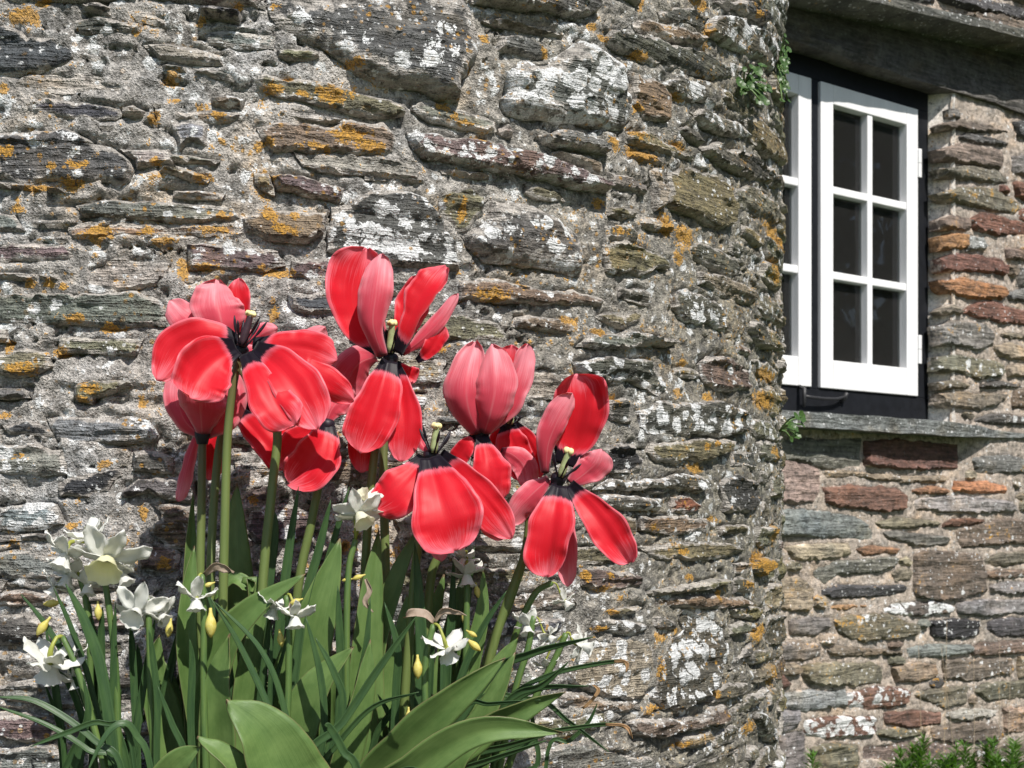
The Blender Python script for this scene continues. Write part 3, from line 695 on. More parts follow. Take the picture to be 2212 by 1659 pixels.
for p in fill(occ2, rnd, [(.2, .32, .06, .10), (.12, .22, .04, .07), (.06, .12, .03, .05), (.03, .06, .015, .03)], .006, 1500, 290-len(FAR), lambda a, z: z < 2.75 and a > -.35):
    FAR.append((rnd.choice('OBBTGLERDBPT'), rnd.choice([0, 0, .1, .2, .35]), rnd.choice([0, .1, .2, .3]), rnd.choice([4, 5, 6, 8])*.001, p))
TILT = .085
farpoly = []
n_single = len(FAR)
for i, (c, w, o_, pr, poly) in enumerate(FAR):
    A = np.asarray(poly); size = min(np.ptp(A[:, 0]), np.ptp(A[:, 1])); zc = A[:, 1].mean()
    if zc > LIN_B-.03 and zc < LIN_T+.035+TILT*A[:, 0].mean(): continue
    if abs(zc-(SILL_T-.02)) < .03 and A[:, 0].mean() < 1.0: continue
    hh = .18 if zc > LIN_T else H_WALL
    poly = grow(poly, .010); A = np.asarray(poly)
    tint = PAL[c]; gm = (tint[0]+tint[1]+tint[2])/3; warm = (gm*1.13, gm*1.0, gm*.84); mk = .2 if c in 'RN' and A[:, 0].mean() > .5 else .36
    tint = tuple((t_*(1-mk)+w_*mk)*.86 for t_, w_ in zip(tint, warm))
    build_stone('stone', poly, far_surf, pr+.007, M_STONE2, cottage, jit(tint, .2), w, o_, .0095, .004, .005, min(.008, size*.2), 900+i, min(.010, size*.14), 24, h0=hh, round_=.08, deep=.04)
    farpoly.append(A)
def far_h(base):
    def f(A, Z):
        h = base+.007*fbm(np.c_[A*9, Z*12, np.zeros(len(A))], 4, 43)+.004*fbm(np.c_[A*50, Z*60, np.ones(len(A))], 3, 48)
        PT = np.c_[A, Z]
        for q in farpoly:
            lo, hi = q.min(0), q.max(0)
            idx = np.where((A > lo[0]) & (A < hi[0]) & (Z > lo[1]) & (Z < hi[1]))[0]
            if not len(idx): continue
            idx = idx[inside(q, PT[idx])]
            if not len(idx): continue
            h[idx] -= .02*np.clip((bdist(q, PT[idx])-.004)/.012, 0, 1)
        return h
    return f
occ_f = Occ(-1.2, 3.6, .05, 3.3, .01)
occ_f.add([(-.62, SILL_T-.06), (FR_R+.05, SILL_T-.06), (FR_R+.05, LIN_T+.05), (-.62, LIN_T+.05)]); occ_f.add([(-1.3, LIN_B-.01), (3.7, LIN_B-.01), (3.7, LIN_T+.05), (-1.3, LIN_T+.05)]); occ_f.add([(-.9, SILL_T-.05), (.8, SILL_T-.05), (.8, SILL_T+.01), (-.9, SILL_T+.01)])
for q_ in farpoly: occ_f.add(grow(q_, .006))
far_rubble('rubble', occ_f, far_surf, M_STONE2, cottage, [(.18, .32, .05, .09), (.09, .18, .035, .06)], .012, 1500, 420, lambda a, z: a < -.3 or a > 1.2 or z > 2.7, 4, .022, lambda p: .18 if np.asarray(p)[:, 1].mean() > LIN_T else H_WALL, 2.3, (.17, .14, .105), .2, .12)
RV = FR_R+.045
sheet('mortar', -1.6, 1.6, -.05, SILL_T-.03, .0075, far_surf, far_h(H_WALL), M_MORTAR2, cottage)
sheet('mortar', -1.6, -.60, SILL_T-.03, LIN_B, .02, far_surf, far_h(H_WALL), M_MORTAR2, cottage)
sheet('mortar', RV, 1.6, SILL_T-.03, LIN_B, .0075, far_surf, far_h(H_WALL), M_MORTAR2, cottage)
TILT = .085
up_surf = lambda a, z, h: far_surf(a, z+TILT*a, h)
sheet('mortar', -1.6, 1.6, LIN_T+.012, 3.4, .009, up_surf, lambda A, Z: far_h(.18)(A, Z+TILT*A), M_MORTAR2, cottage)

sheet('mortar', 1.6, 4.5, LIN_T+.012, 3.4, .06, up_surf, lambda A, Z: .18+.006*fbm(np.c_[A*9, Z*12, np.zeros(len(A))], 4, 43), M_MORTAR2, cottage)
sheet('mortar', 1.6, 4.5, -.05, 3.2, .06, far_surf, lambda A, Z: H_WALL+.006*fbm(np.c_[A*9, Z*12, np.zeros(len(A))], 4, 43), M_MORTAR2, cottage)
def box_af(a0, a1, z0, z1, h0, h1):
    pts = [(a, z, h) for h in (h0, h1) for z in (z0, z1) for a in (a0, a1)]
    V = far_surf(np.array([p[0] for p in pts]), np.array([p[1] for p in pts]), np.array([p[2] for p in pts]))
    return [tuple(v) for v in V], [(0, 2, 3, 1), (4, 5, 7, 6), (0, 1, 5, 4), (2, 6, 7, 3), (0, 4, 6, 2), (1, 3, 7, 5)]
def bevelled(name, boxes, mat, parent, bev=.002, seg=2):
    bm = bmesh.new()
    for b in boxes:
        V, F = box_af(*b); vs = [bm.verts.new(v) for v in V]
        for f in F: bm.faces.new([vs[i] for i in f])
    bmesh.ops.recalc_face_normals(bm, faces=bm.faces)
    if bev: bmesh.ops.bevel(bm, geom=bm.edges[:], offset=bev, segments=seg, affect='EDGES', profile=.6)
    me = bpy.data.meshes.new(name); bm.to_mesh(me); bm.free(); me.materials.append(mat)
    o = bpy.data.objects.new(name, me); COL.objects.link(o); o.parent = parent
    o.matrix_parent_inverse = Matrix.Translation(-Vector(parent.location)) if parent.type == 'EMPTY' else Matrix()
    return o
def slab(name, a0, a1, z0, z1, h0, h1, mat, seed, amp, step, tint=None, wl=0, ol=0, taper=None, lamamp=0, tilt=0.0, outw=None):
    """a rough stone slab: front, top and underside wavy"""
    na = max(8, int((a1-a0)/step)); prof = []
    nz = max(3, int((z1-z0)/step)); nh = max(3, int((h1-h0)/step))
    prof += [(h0+(h1-h0)*k/nh, z0, 'b') for k in range(nh)]+[(h1, z0+(z1-z0)*k/nz, 'f') for k in range(nz)]+[(h1-(h1-h0)*k/nh, z1, 't') for k in range(nh+1)]
    V = []; F = []
    for i in range(na+1):
        a = a0+(a1-a0)*i/na; k = taper(a) if taper else 1
        for (h, z, w) in prof: V.append((a, (z0+z1)/2+(z-(z0+z1)/2)*k if taper else z, h))
    V = np.array(V); n = len(prof)
    q = np.c_[V[:, 0]*12, V[:, 1]*40, V[:, 2]*12]
    edge = np.clip((V[:, 2]-h0)/.02, 0, 1)
    lam = fbm(np.c_[V[:, 0]*6, V[:, 1]*160, V[:, 2]*6], 2, seed+7)
    V[:, 2] += edge*(amp*fbm(q, 4, seed)+lamamp*np.sign(lam)*np.abs(lam)**.6); V[:, 1] += amp*.8*fbm(np.c_[V[:, 0]*9, V[:, 2]*14, V[:, 1]*8], 4, seed+4)
    V[:, 1] += tilt*V[:, 0]
    if outw is not None: V[:, 2] = np.where(V[:, 2] > 0, V[:, 2]*outw(V[:, 0]), V[:, 2])
    X = far_surf(V[:, 0], V[:, 1], V[:, 2])
    for i in range(na):
        for j in range(n-1): F.append((i*n+j, (i+1)*n+j, (i+1)*n+j+1, i*n+j+1))
    F.append(tuple(range(n))[::-1]); F.append(tuple(na*n+j for j in range(n)))
    F = [f[::-1] for f in F]
    o = meshobj(name, X, F, mat, cottage)
    try: o.data.set_sharp_from_angle(angle=math.radians(40))
    except Exception: pass
    o.data.attributes.new('core', 'FLOAT', 'POINT').data.foreach_set('value', np.ones(len(o.data.vertices)))
    if tint: o.color = (*tint, 1); o['white_lichen'] = wl; o['orange_lichen'] = ol
    return o
slab('drip_ledge', -1.5, 4.4, LIN_T, LIN_T+.026, -.02, .205, M_STONE2, 3, .008, .02, (.12, .118, .10), .12, .05, lamamp=.004, tilt=TILT)
slab('lintel', -.8, 1.63, LIN_B, LIN_T+.16, -.06, .075, M_STONE2, 5, .01, .02, (.095, .088, .08), .0, .0, lamamp=.006)
slab('window_sill', -.72, 1.02, SILL_T-.045, SILL_T, -.06, .135, M_STONE2, 9, .006, .016, (.17, .18, .175), .12, .0, taper=lambda a: 1 if a < .45 else max(.30, 1-(a-.45)*1.3), lamamp=.005, outw=lambda a: 1-.45*np.clip((a-.58)/.2, 0, 1))
# plastered reveal on the right of the frame
M_PLASTER = stone_material('reveal_plaster', 1.6, mortar=(.74, .68, .61), bump=.35, wl=.08, ol=.15, film_amt=.3, lo_v=.6)
_na, _nz = 9, 140
_A, _Z = np.meshgrid(np.linspace(0, 1, _na), np.linspace(SILL_T-.01, LIN_B+.01, _nz)); _A = _A.ravel(); _Z = _Z.ravel()
_nz3 = fbm(np.c_[_A*3, _Z*30, np.zeros(len(_A))], 4, 12)
_X = far_surf(FR_R-.004+_A*.062+.003*_nz3, _Z, -.012+.078*_A**1.2+.004*_nz3)
_I = np.arange(_na*_nz).reshape(_nz, _na)
meshobj('reveal_plaster', _X, np.stack([_I[:-1, :-1], _I[:-1, 1:], _I[1:, 1:], _I[1:, :-1]], -1).reshape(-1, 4), M_PLASTER, cottage)

# --- window
M_WHITE = simple('white_paint', (.77, .77, .775), .42, .45, .07, 22, .25, .0012, (1, 1, .2))
M_BLACK = simple('black_paint', (.010, .011, .014), .5, .25, .25, 40, .15, .0006)
M_IRON = simple('black_iron', (.02, .02, .022), .5, .5, .3, 200, .3, .0005)
def glass_mat():
    t = NT('window_glass'); fr = t.n('ShaderNodeFresnel', {'IOR': 1.5})
    bp = t.n('ShaderNodeBump', {'Height': t.noise(t.n('ShaderNodeNewGeometry').outputs['Position'], 6, 2, .5), 'Strength': .12, 'Distance': .01})
    t.t.links.new(bp.outputs[0], fr.inputs['Normal'])
    gl = t.n('ShaderNodeBsdfGlossy', {'Roughness': .02, 'Normal': bp.outputs[0]}); tr = t.n('ShaderNodeBsdfTransparent', {'Color': (.86, .89, .88, 1)})
    mx = t.n('ShaderNodeMixShader', {0: fr.outputs[0], 1: tr.outputs[0], 2: gl.outputs[0]})
    pane_veil = t.n('ShaderNodeBsdfDiffuse', {'Color': (.55, .53, .50, 1)}); m2 = t.n('ShaderNodeMixShader', {0: .022, 1: mx.outputs[0], 2: pane_veil.outputs[0]})  # thin diffuse veil that paints some brightness onto the dark panes
    return t.finish(m2.outputs[0])
M_GLASS = glass_mat()
win = bevelled('window', [(-.564, FR_R, SILL_T+.002, 1.403, -.055, .006)], M_BLACK, cottage, .002)   # bottom rail of the black frame
CT, CB, CWD = 2.346, 1.407, .461
bevelled('frame', [(-.564, FR_R, CT+.004, LIN_B+.02, -.055, .006)], M_BLACK, win)
bevelled('frame', [(CWD+.004, FR_R, 1.4035, CT+.0035, -.055, .006)], M_BLACK, win)
bevelled('frame', [(-.564, -.506, 1.4035, CT+.0035, -.055, .006)], M_BLACK, win)
bevelled('reveal_plaster', [(-.63, -.566, SILL_T-.01, LIN_B+.01, -.05, H_WALL-.003)], M_PLASTER, cottage, .006)
bevelled('mullion', [(-.037, -.004, 1.4035, CT+.0035, -.055, .006)], M_BLACK, win)
ST, TR_, BR_, MU = .056, .060, .088, .024
for c0 in (0.0, -.041-CWD):
    bevelled('casement', [(c0, c0+ST, CB, CT, -.030, .014)], M_WHITE, win, .0025)
    bevelled('casement', [(c0+CWD-ST, c0+CWD, CB, CT, -.030, .014)], M_WHITE, win, .0025)
    bevelled('casement', [(c0+ST+.0005, c0+CWD-ST-.0005, CT-TR_, CT, -.030, .0137)], M_WHITE, win, .0025)
    bevelled('casement', [(c0+ST+.0005, c0+CWD-ST-.0005, CB, CB+BR_, -.030, .0137)], M_WHITE, win, .0025)
    ga0, ga1, gz0, gz1 = c0+ST, c0+CWD-ST, CB+BR_, CT-TR_
    am = (ga0+ga1)/2
    bevelled('glazing_bar', [(am-MU/2, am+MU/2, gz0-.004, gz1+.004, -.026, .010)], M_WHITE, win, .003)
    ph = (gz1-gz0)/3
    for k in (1, 2):
        for (x0, x1) in ((ga0-.004, am-MU/2+.002), (am+MU/2-.002, ga1+.004)):
            bevelled('glazing_bar', [(x0, x1, gz0+ph*k-MU/2, gz0+ph*k+MU/2, -.0262, .0096)], M_WHITE, win, .003)
    for k in range(3):
        for (x0, x1) in ((ga0, am), (am, ga1)):
            bevelled('pane', [(x0-.003, x1+.003, gz0+ph*k-.003, gz0+ph*(k+1)+.003, -.017+random.uniform(-.0006, .0006), -.015)], M_GLASS, win, 0)
for zc in (2.17, 1.56):
    bevelled('hinge', [(CWD-.003, CWD+.012, zc-.047, zc-.0005, .0143, .020)], M_WHITE, win, .002)
    bevelled('hinge', [(CWD-.003, CWD+.012, zc+.0005, zc+.047, .0143, .020)], M_WHITE, win, .002)
def tube(name, pts, rads, mat, parent, seg=8, cap=True, uvm=False):
    pts = [Vector(p) for p in pts]; V = []; F = []; UVs = []
    prev = None
    for i, p in enumerate(pts):
        t = (pts[min(i+1, len(pts)-1)]-pts[max(i-1, 0)]).normalized()
        if prev is None:
            ref = Vector((0, 0, 1)) if abs(t.z) < .9 else Vector((1, 0, 0)); n = t.cross(ref).normalized()
        else: n = (prev-t*prev.dot(t)).normalized()
        prev = n; b = t.cross(n)
        for k in range(seg):
            an = 2*math.pi*k/seg; V.append(p+(n*math.cos(an)+b*math.sin(an))*rads[i]); UVs.append((k/seg, i/(len(pts)-1)))
    for i in range(len(pts)-1):
        for k in range(seg): F.append((i*seg+k, i*seg+(k+1) % seg, (i+1)*seg+(k+1) % seg, (i+1)*seg+k))
    if cap: F.append(tuple(range(seg))[::-1]); F.append(tuple((len(pts)-1)*seg+k for k in range(seg)))
    return meshobj(name, V, F, mat, parent, uv=UVs)
def fp(a, z, h): return Vector(far_surf(np.array([a]), np.array([z]), np.array([h]))[0])
tube('window_stay', [fp(-.095, 1.375, .03), fp(-.06, 1.372, .032), fp(0.0, 1.371, .03), fp(.06, 1.374, .026), fp(.105, 1.385, .02)], [.0045, .005, .005, .005, .005], M_IRON, win)
tube('stay_pin', [fp(-.092, 1.405, .012), fp(-.094, 1.395, .034), fp(-.096, 1.37, .036), fp(-.096, 1.34, .034)], [.006, .007, .0055, .0045], M_IRON, win)
tube('stay_pivot', [fp(.10, 1.372, .004), fp(.102, 1.378, .018), fp(.104, 1.396, .026)], [.009, .008, .006], M_IRON, win)
# the dim room behind the panes
M_ROOM = simple('room_plaster', (.20, .19, .17), .9, .2, .3, 5)
V, F = box_af(-1.25, .75, .9, 2.75, -2.2, -.058)
room = meshobj('room', V, [F[0], F[2], F[3], F[4], F[5]], M_ROOM, cottage, smooth=False)
# ------------------------------------------------------------------ ground and raised bed
M_SOIL = simple('soil', (.06, .045, .032), .95, .2, .5, 60, .8, .006)
M_GRASSG = simple('ground_turf', (.05, .075, .025), .95, .2, .5, 12, .8, .02)
gs = 600
g = meshobj('ground', [(-gs, -gs, 0), (gs, -gs, 0), (gs, gs, 0), (-gs, gs, 0)], [(0, 1, 2, 3)], M_GRASSG, smooth=False); setp(g, 'grass ground in front of the walls', kind='structure')
# ------------------------------------------------------------------ plant materials
def petal_mat(name, centre, edge, base, vein, transl=.40, inner=True):
    t = NT(name)
    uv = t.n('ShaderNodeSeparateXYZ', {0: t.n('ShaderNodeUVMap').outputs[0]}); X, Y = uv.outputs[0], uv.outputs[1]
    ac = t.math('ABSOLUTE', t.math('SUBTRACT', t.math('MULTIPLY', X, 2.0), 1.0))
    rnd = t.n('ShaderNodeObjectInfo').outputs['Random']
    st = t.n('ShaderNodeCombineXYZ', {0: t.math('MULTIPLY', X, 60), 1: t.math('MULTIPLY', Y, 2.2), 2: t.math('MULTIPLY', rnd, 50)}).outputs[0]
    stripe = t.noise(st, 1.0, 3, .6, .2)
    blot = t.noise(t.n('ShaderNodeCombineXYZ', {0: X, 1: Y, 2: t.math('MULTIPLY', rnd, 90)}).outputs[0], 3.2, 3, .55)
    e = t.math('MAXIMUM', t.math('MULTIPLY', ac, .97), t.math('SUBTRACT', t.math('MULTIPLY', Y, 1.02), .02))
    e = t.math('ADD', e, t.math('MULTIPLY', t.math('SUBTRACT', stripe, .5), .5)); e = t.math('ADD', e, t.math('MULTIPLY', t.math('SUBTRACT', blot, .5), .35))
    em = t.ramp(e,   .50 if not inner else .74, 1.08, 0, .95)
    c = t.mix(em, centre, edge)
    c = t.mix(t.ramp(stripe, .5, .8, 0, .20), c, vein)
    if not inner:
        rib = t.math('MULTIPLY', t.ramp(ac, .07, .0), t.ramp(Y, .95, .1)); c = t.mix(t.math('MULTIPLY', rib, .35), c, (.80, .42, .44))
    # dark blotch at the foot of the petal, paler halo above it
    yb = t.math('ADD', Y, t.math('MULTIPLY', t.math('SUBTRACT', stripe, .5), .10)); yb = t.math('ADD', yb, t.math('MULTIPLY', t.math('POWER', ac, 2.0), -.05 if inner else .1))
    if inner:
        c = t.mix(t.ramp(yb, .22, .13, 0, .5), c, (.75, .28, .38))
        c = t.mix(t.ramp(yb, .145, .115), c, base)
    else:
        c = t.mix(t.ramp(yb, .10, .02), c, base)
    bp = t.n('ShaderNodeBump', {'Height': t.math('ADD', stripe, t.math('MULTIPLY', blot, .8)), 'Strength': .10, 'Distance': .001})
    pr = t.n('ShaderNodeBsdfPrincipled', {'Base Color': c, 'Roughness': .46, 'Specular IOR Level': .32, 'Normal': bp.outputs[0], 'Sheen Weight': .12})
    tr = t.n('ShaderNodeBsdfTranslucent', {'Color': t.mix(1.0, c, (1.15, .6, .6), 'MULTIPLY'), 'Normal': bp.outputs[0]})
    mx = t.n('ShaderNodeMixShader', {0: transl, 1: pr.outputs[0], 2: tr.outputs[0]})
    return t.finish(mx.outputs[0])
M_PIN = petal_mat('tulip_inner', (.72, .011, .027), (.87, .27, .34), (.008, .004, .012), (.78, .06, .09))
M_POUT = petal_mat('tulip_outer', (.68, .075, .12), (.87, .40, .46), (.12, .025, .03), (.80, .22, .28), inner=False)
def leaf_mat(name, col, col2, rough=.42, transl=.25, edge=None, vein=40, tcol=(1.1, 1.25, .45)):
    t = NT(name)
    uv = t.n('ShaderNodeSeparateXYZ', {0: t.n('ShaderNodeUVMap').outputs[0]}); X, Y = uv.outputs[0], uv.outputs[1]
    rnd = t.n('ShaderNodeObjectInfo').outputs['Random']
    st = t.noise(t.n('ShaderNodeCombineXYZ', {0: t.math('MULTIPLY', X, vein), 1: t.math('MULTIPLY', Y, 1.6), 2: t.math('MULTIPLY', rnd, 70)}).outputs[0], 1.0, 2, .4)
    bl = t.noise(t.n('ShaderNodeCombineXYZ', {0: X, 1: t.math('MULTIPLY', Y, 4), 2: t.math('MULTIPLY', rnd, 31)}).outputs[0], 2.5, 4, .6)
    c = t.mix(t.ramp(t.math('ADD', t.math('MULTIPLY', st, .35), t.math('MULTIPLY', bl, .85)), .35, .85), col, col2)
    c = t.mix(t.math('MULTIPLY', rnd, .5 if col[1] < .4 else .1), c, t.mix(1.0, c, (.72, .78, .7), 'MULTIPLY'))
    if edge:
        ac = t.math('ABSOLUTE', t.math('SUBTRACT', t.math('MULTIPLY', X, 2.0), 1.0))
        c = t.mix(t.math('MAXIMUM', t.ramp(ac, .96, 1.0, 0, .3), t.ramp(Y, .97, 1.0, 0, .6)), c, edge)
    bp = t.n('ShaderNodeBump', {'Height': st, 'Strength': .25, 'Distance': .0008})
    pr = t.n('ShaderNodeBsdfPrincipled', {'Base Color': c, 'Roughness': rough, 'Specular IOR Level': .45, 'Normal': bp.outputs[0]})
    tr = t.n('ShaderNodeBsdfTranslucent', {'Color': t.mix(1.0, c, tcol, 'MULTIPLY')})
    return t.finish(t.n('ShaderNodeMixShader', {0: transl, 1: pr.outputs[0], 2: tr.outputs[0]}).outputs[0])
M_TLEAF = leaf_mat('tulip_leaf', (.095, .172, .045), (.165, .258, .078), .45, .22, (.30, .10, .10), 90)
M_DLEAF = leaf_mat('daffodil_leaf', (.038, .085, .034), (.07, .135, .045), .40, .22, None, 14)
def stem_mat():
    t = NT('tulip_stem'); Y = t.n('ShaderNodeSeparateXYZ', {0: t.n('ShaderNodeUVMap').outputs[0]}).outputs[1]
    nz = t.noise(t.mapping(t.n('ShaderNodeNewGeometry').outputs['Position'], (300, 300, 20)), 1.0, 3, .6)
    c = t.mix(nz, (.085, .13, .035), (.16, .20, .06)); c = t.mix(t.ramp(Y, .42, .02, 0, .75), c, (.085, .05, .028))
    return t.finish(t.n('ShaderNodeBsdfPrincipled', {'Base Color': c, 'Roughness': .45, 'Specular IOR Level': .4}).outputs[0])
M_TSTEM = stem_mat()
M_DSTEM = leaf_mat('daffodil_stem', (.07, .14, .045), (.13, .20, .05), .45, .1, None, 6)
M_YSTEM = leaf_mat('flower_neck', (.33, .38, .07), (.42, .42, .09), .45, .2, None, 6)
M_WPET = leaf_mat('daffodil_petal', (.84, .84, .80), (.88, .88, .85), .5, .4, None, 18, (1, 1, .95))
M_CREAM = leaf_mat('daffodil_cup', (.82, .80, .60), (.85, .84, .70), .5, .35, None, 30, (1, 1, .9))
M_YCUP = leaf_mat('yellow_cup', (.83, .81, .50), (.86, .84, .60), .5, .35, None, 30, (1, 1, .85))
M_BUD = leaf_mat('bud_skin', (.66, .56, .10), (.76, .68, .24), .5, .3, None, 10, (1, .95, .7))
M_DRY = leaf_mat('dry_sheath', (.40, .29, .22), (.54, .42, .34), .7, .3, None, 20, (1, .9, .8))
M_DTIP = leaf_mat('withered_tip', (.40, .22, .10), (.48, .30, .16), .7, .2, None, 12)
M_STIG = simple('stigma', (.78, .70, .34), .6, .3, .15, 300)
M_PIST = simple('pistil_body', (.30, .34, .16), .5, .4, .25, 200)
M_PISTD = simple('pistil_dark', (.045, .022, .03), .5, .4, .25, 200)
M_STAM = simple('stamen', (.012, .009, .016), .5, .4, .3, 300)
M_WLEAF = leaf_mat('pennywort_leaf', (.045, .10, .025), (.085, .155, .04), .4, .3, None, 8)
M_SHOOT = leaf_mat('shoot_leaf', (.06, .15, .025), (.13, .25, .045), .5, .35, None, 6)
M_STRAW = simple('straw', (.42, .34, .24), .8, .2, .2, 90)

# ------------------------------------------------------------------ blade builder (petals and leaves)
CAMP = Vector((0, 0, CAMZ))
def crom(P_, u):
    n = len(P_)-1; x = min(max(u, 0), 1)*n; i = min(int(x), n-1); t = x-i
    p1, p2 = P_[i], P_[i+1]; p0 = P_[i-1] if i > 0 else p1*2-p2; p3 = P_[i+2] if i+2 <= n else p2*2-p1
    return .5*((2*p1)+(p2-p0)*t+(2*p0-5*p1+4*p2-p3)*t*t+(3*p1-p0-3*p2+p3)*t**3)
def lerpl(L, u):
    if not isinstance(L, (list, tuple)): return L
    n = len(L)-1; x = min(max(u, 0), 1)*n; i = min(int(x), n-1); return L[i]+(L[i+1]-L[i])*(x-i)
def petal_prof(seed):
    rs = random.Random(seed*7+5); m = rs.uniform(.50, .70); b0 = rs.uniform(.28, .38); te = rs.uniform(2.0, 3.0); p1, p2 = rs.uniform(0, 6), rs.uniform(0, 6)
    def f(u):
        if u < m: k = u/m; w = b0+(1-b0)*(k*k*(3-2*k))**.72
        else: k = (u-m)/(1-m); w = math.sqrt(max(0, 1-k**te))
        return w*(1+.05*math.sin(u*9+p1)+.03*math.sin(u*21+p2))
    return f
def prof_petal(u):
    m = .58
    if u < m: k = u/m; return .17+.83*(k*k*(3-2*k))**.72
    k = (u-m)/(1-m); return math.sqrt(max(0, 1-k**3.0))
def prof_leaf(u):
    m = .42
    if u < m: k = u/m; return .50+.50*math.sin(k*math.pi/2)
    k = (u-m)/(1-m); return max(0, 1-k**1.9)**.85
def prof_strap(u):
    return min(1, .75+u*.8)*(1 if u < .6 else max(0, 1-((u-.6)/.4)**2.2)**.8)
def blade(name, pts, W, mats, parent, prof=prof_petal, roll=0, cup=.3, nu=22, nv=10, th=.0006, ruff=.0, crease=0.0, seed=0, ref=None, tipcurl=0.0, curl=0.0, fold=0.0):
    """pts: 3-D mid line from the foot to the tip; W: greatest half width; cup: arc half-angle (edges rise towards the face side)"""
    rs = random.Random(seed); v0, v1 = rs.uniform(-.55, -.1), rs.uniform(.1, .6); f1, f2, p1, p2 = rs.uniform(2, 4), rs.uniform(5, 8), rs.uniform(0, 6), rs.uniform(0, 6)
    V = []; B = []; UV = []
    for i in range(nu+1):
        u = i/nu; uu = min(u, .9985)
        p = crom(pts, uu); t = (crom(pts, min(uu+.01, 1))-crom(pts, max(uu-.01, 0))).normalized()
        n0 = (ref if ref is not None else (CAMP-p)).copy(); n0 = n0-t*n0.dot(t)
        if n0.length < 1e-6: n0 = t.orthogonal()
        n0.normalize(); n = Matrix.Rotation(math.radians(lerpl(roll, u)), 3, t) @ n0
        sd = n.cross(t) if False else t.cross(n); w = W*prof(uu); A = lerpl(cup, u)
        for j in range(nv+1):
            v = j/nv*2-1
            if abs(A) > 1e-3: sx = math.sin(v*A)/A; sy = (1-math.cos(v*A))/A
            else: sx, sy = v, 0
            k = abs(v)**2*u
            rf = ruff*1.5*k*(math.sin(f1*u*3+p1+(1.7 if v > 0 else 0))+.55*math.sin(f2*u*3+p2+v*2)+.25*math.sin(f2*u*7+p1+v))
            asy = 1+(.18 if v > 0 else -.18)*math.sin(p2+u*2.5)*(ruff > 0)
            q = p+sd*(w*sx*asy)+n*(W*ruff*.9*math.sin(5.2*u+p1)*math.sin(2.2*v+p2)*min(1, u*2.5))+n*(w*sy+rf*W-crease*W*max(0, 1-abs(v)/.35)*prof(uu))+n*(tipcurl*W*max(0, (u-.7)/.3)**2)
            if curl or fold:
                q += n*(W*curl*max(0, abs(v)-.62)**1.5*3*u*(1 if v > 0 else .6+.5*math.sin(p1)))
                q += n*(W*fold*u*(1-u*.4)*(math.exp(-((v-v0-.15*math.sin(u*4+p2))/.13)**2)-.7*math.exp(-((v-v1+.12*math.sin(u*5+p1))/.16)**2)))
            # slightly notched, uneven rim
            q -= t*(W*.05*abs(v)**4*(1+.6*math.sin(9*v+p1)))*(u > .9)
            V.append(q); B.append(q-n*th); UV.append((j/nv, u))
    N = len(V); row = nv+1; F = []; MI = []
    for i in range(nu):
        for j in range(nv):
            a = i*row+j; F.append((a, a+row, a+row+1, a+1)); MI.append(0)
            F.append((N+a, N+a+1, N+a+row+1, N+a+row)); MI.append(1)
    rim = [(i*row, (i+1)*row) for i in range(nu)][::-1]
    loop = [j for j in range(row)]+[i*row+nv for i in range(1, nu+1)]+[nu*row+j for j in range(nv-1, -1, -1)]+[i*row for i in range(nu-1, 0, -1)]
    for a, b in zip(loop, loop[1:]+loop[:1]): F.append((a, b, N+b, N+a)); MI.append(0)
    # face winding: make sure the front faces along +n
    o = meshobj(name, V+B, F, mats if isinstance(mats, (list, tuple)) else [mats, mats], parent, matidx=MI, uv=UV+UV)
    return o
def pl(spec, d0): return [P(x, y, d0+z*.01) for (x, y, z) in spec]
def Mpx(px, d): return px/FPX*d

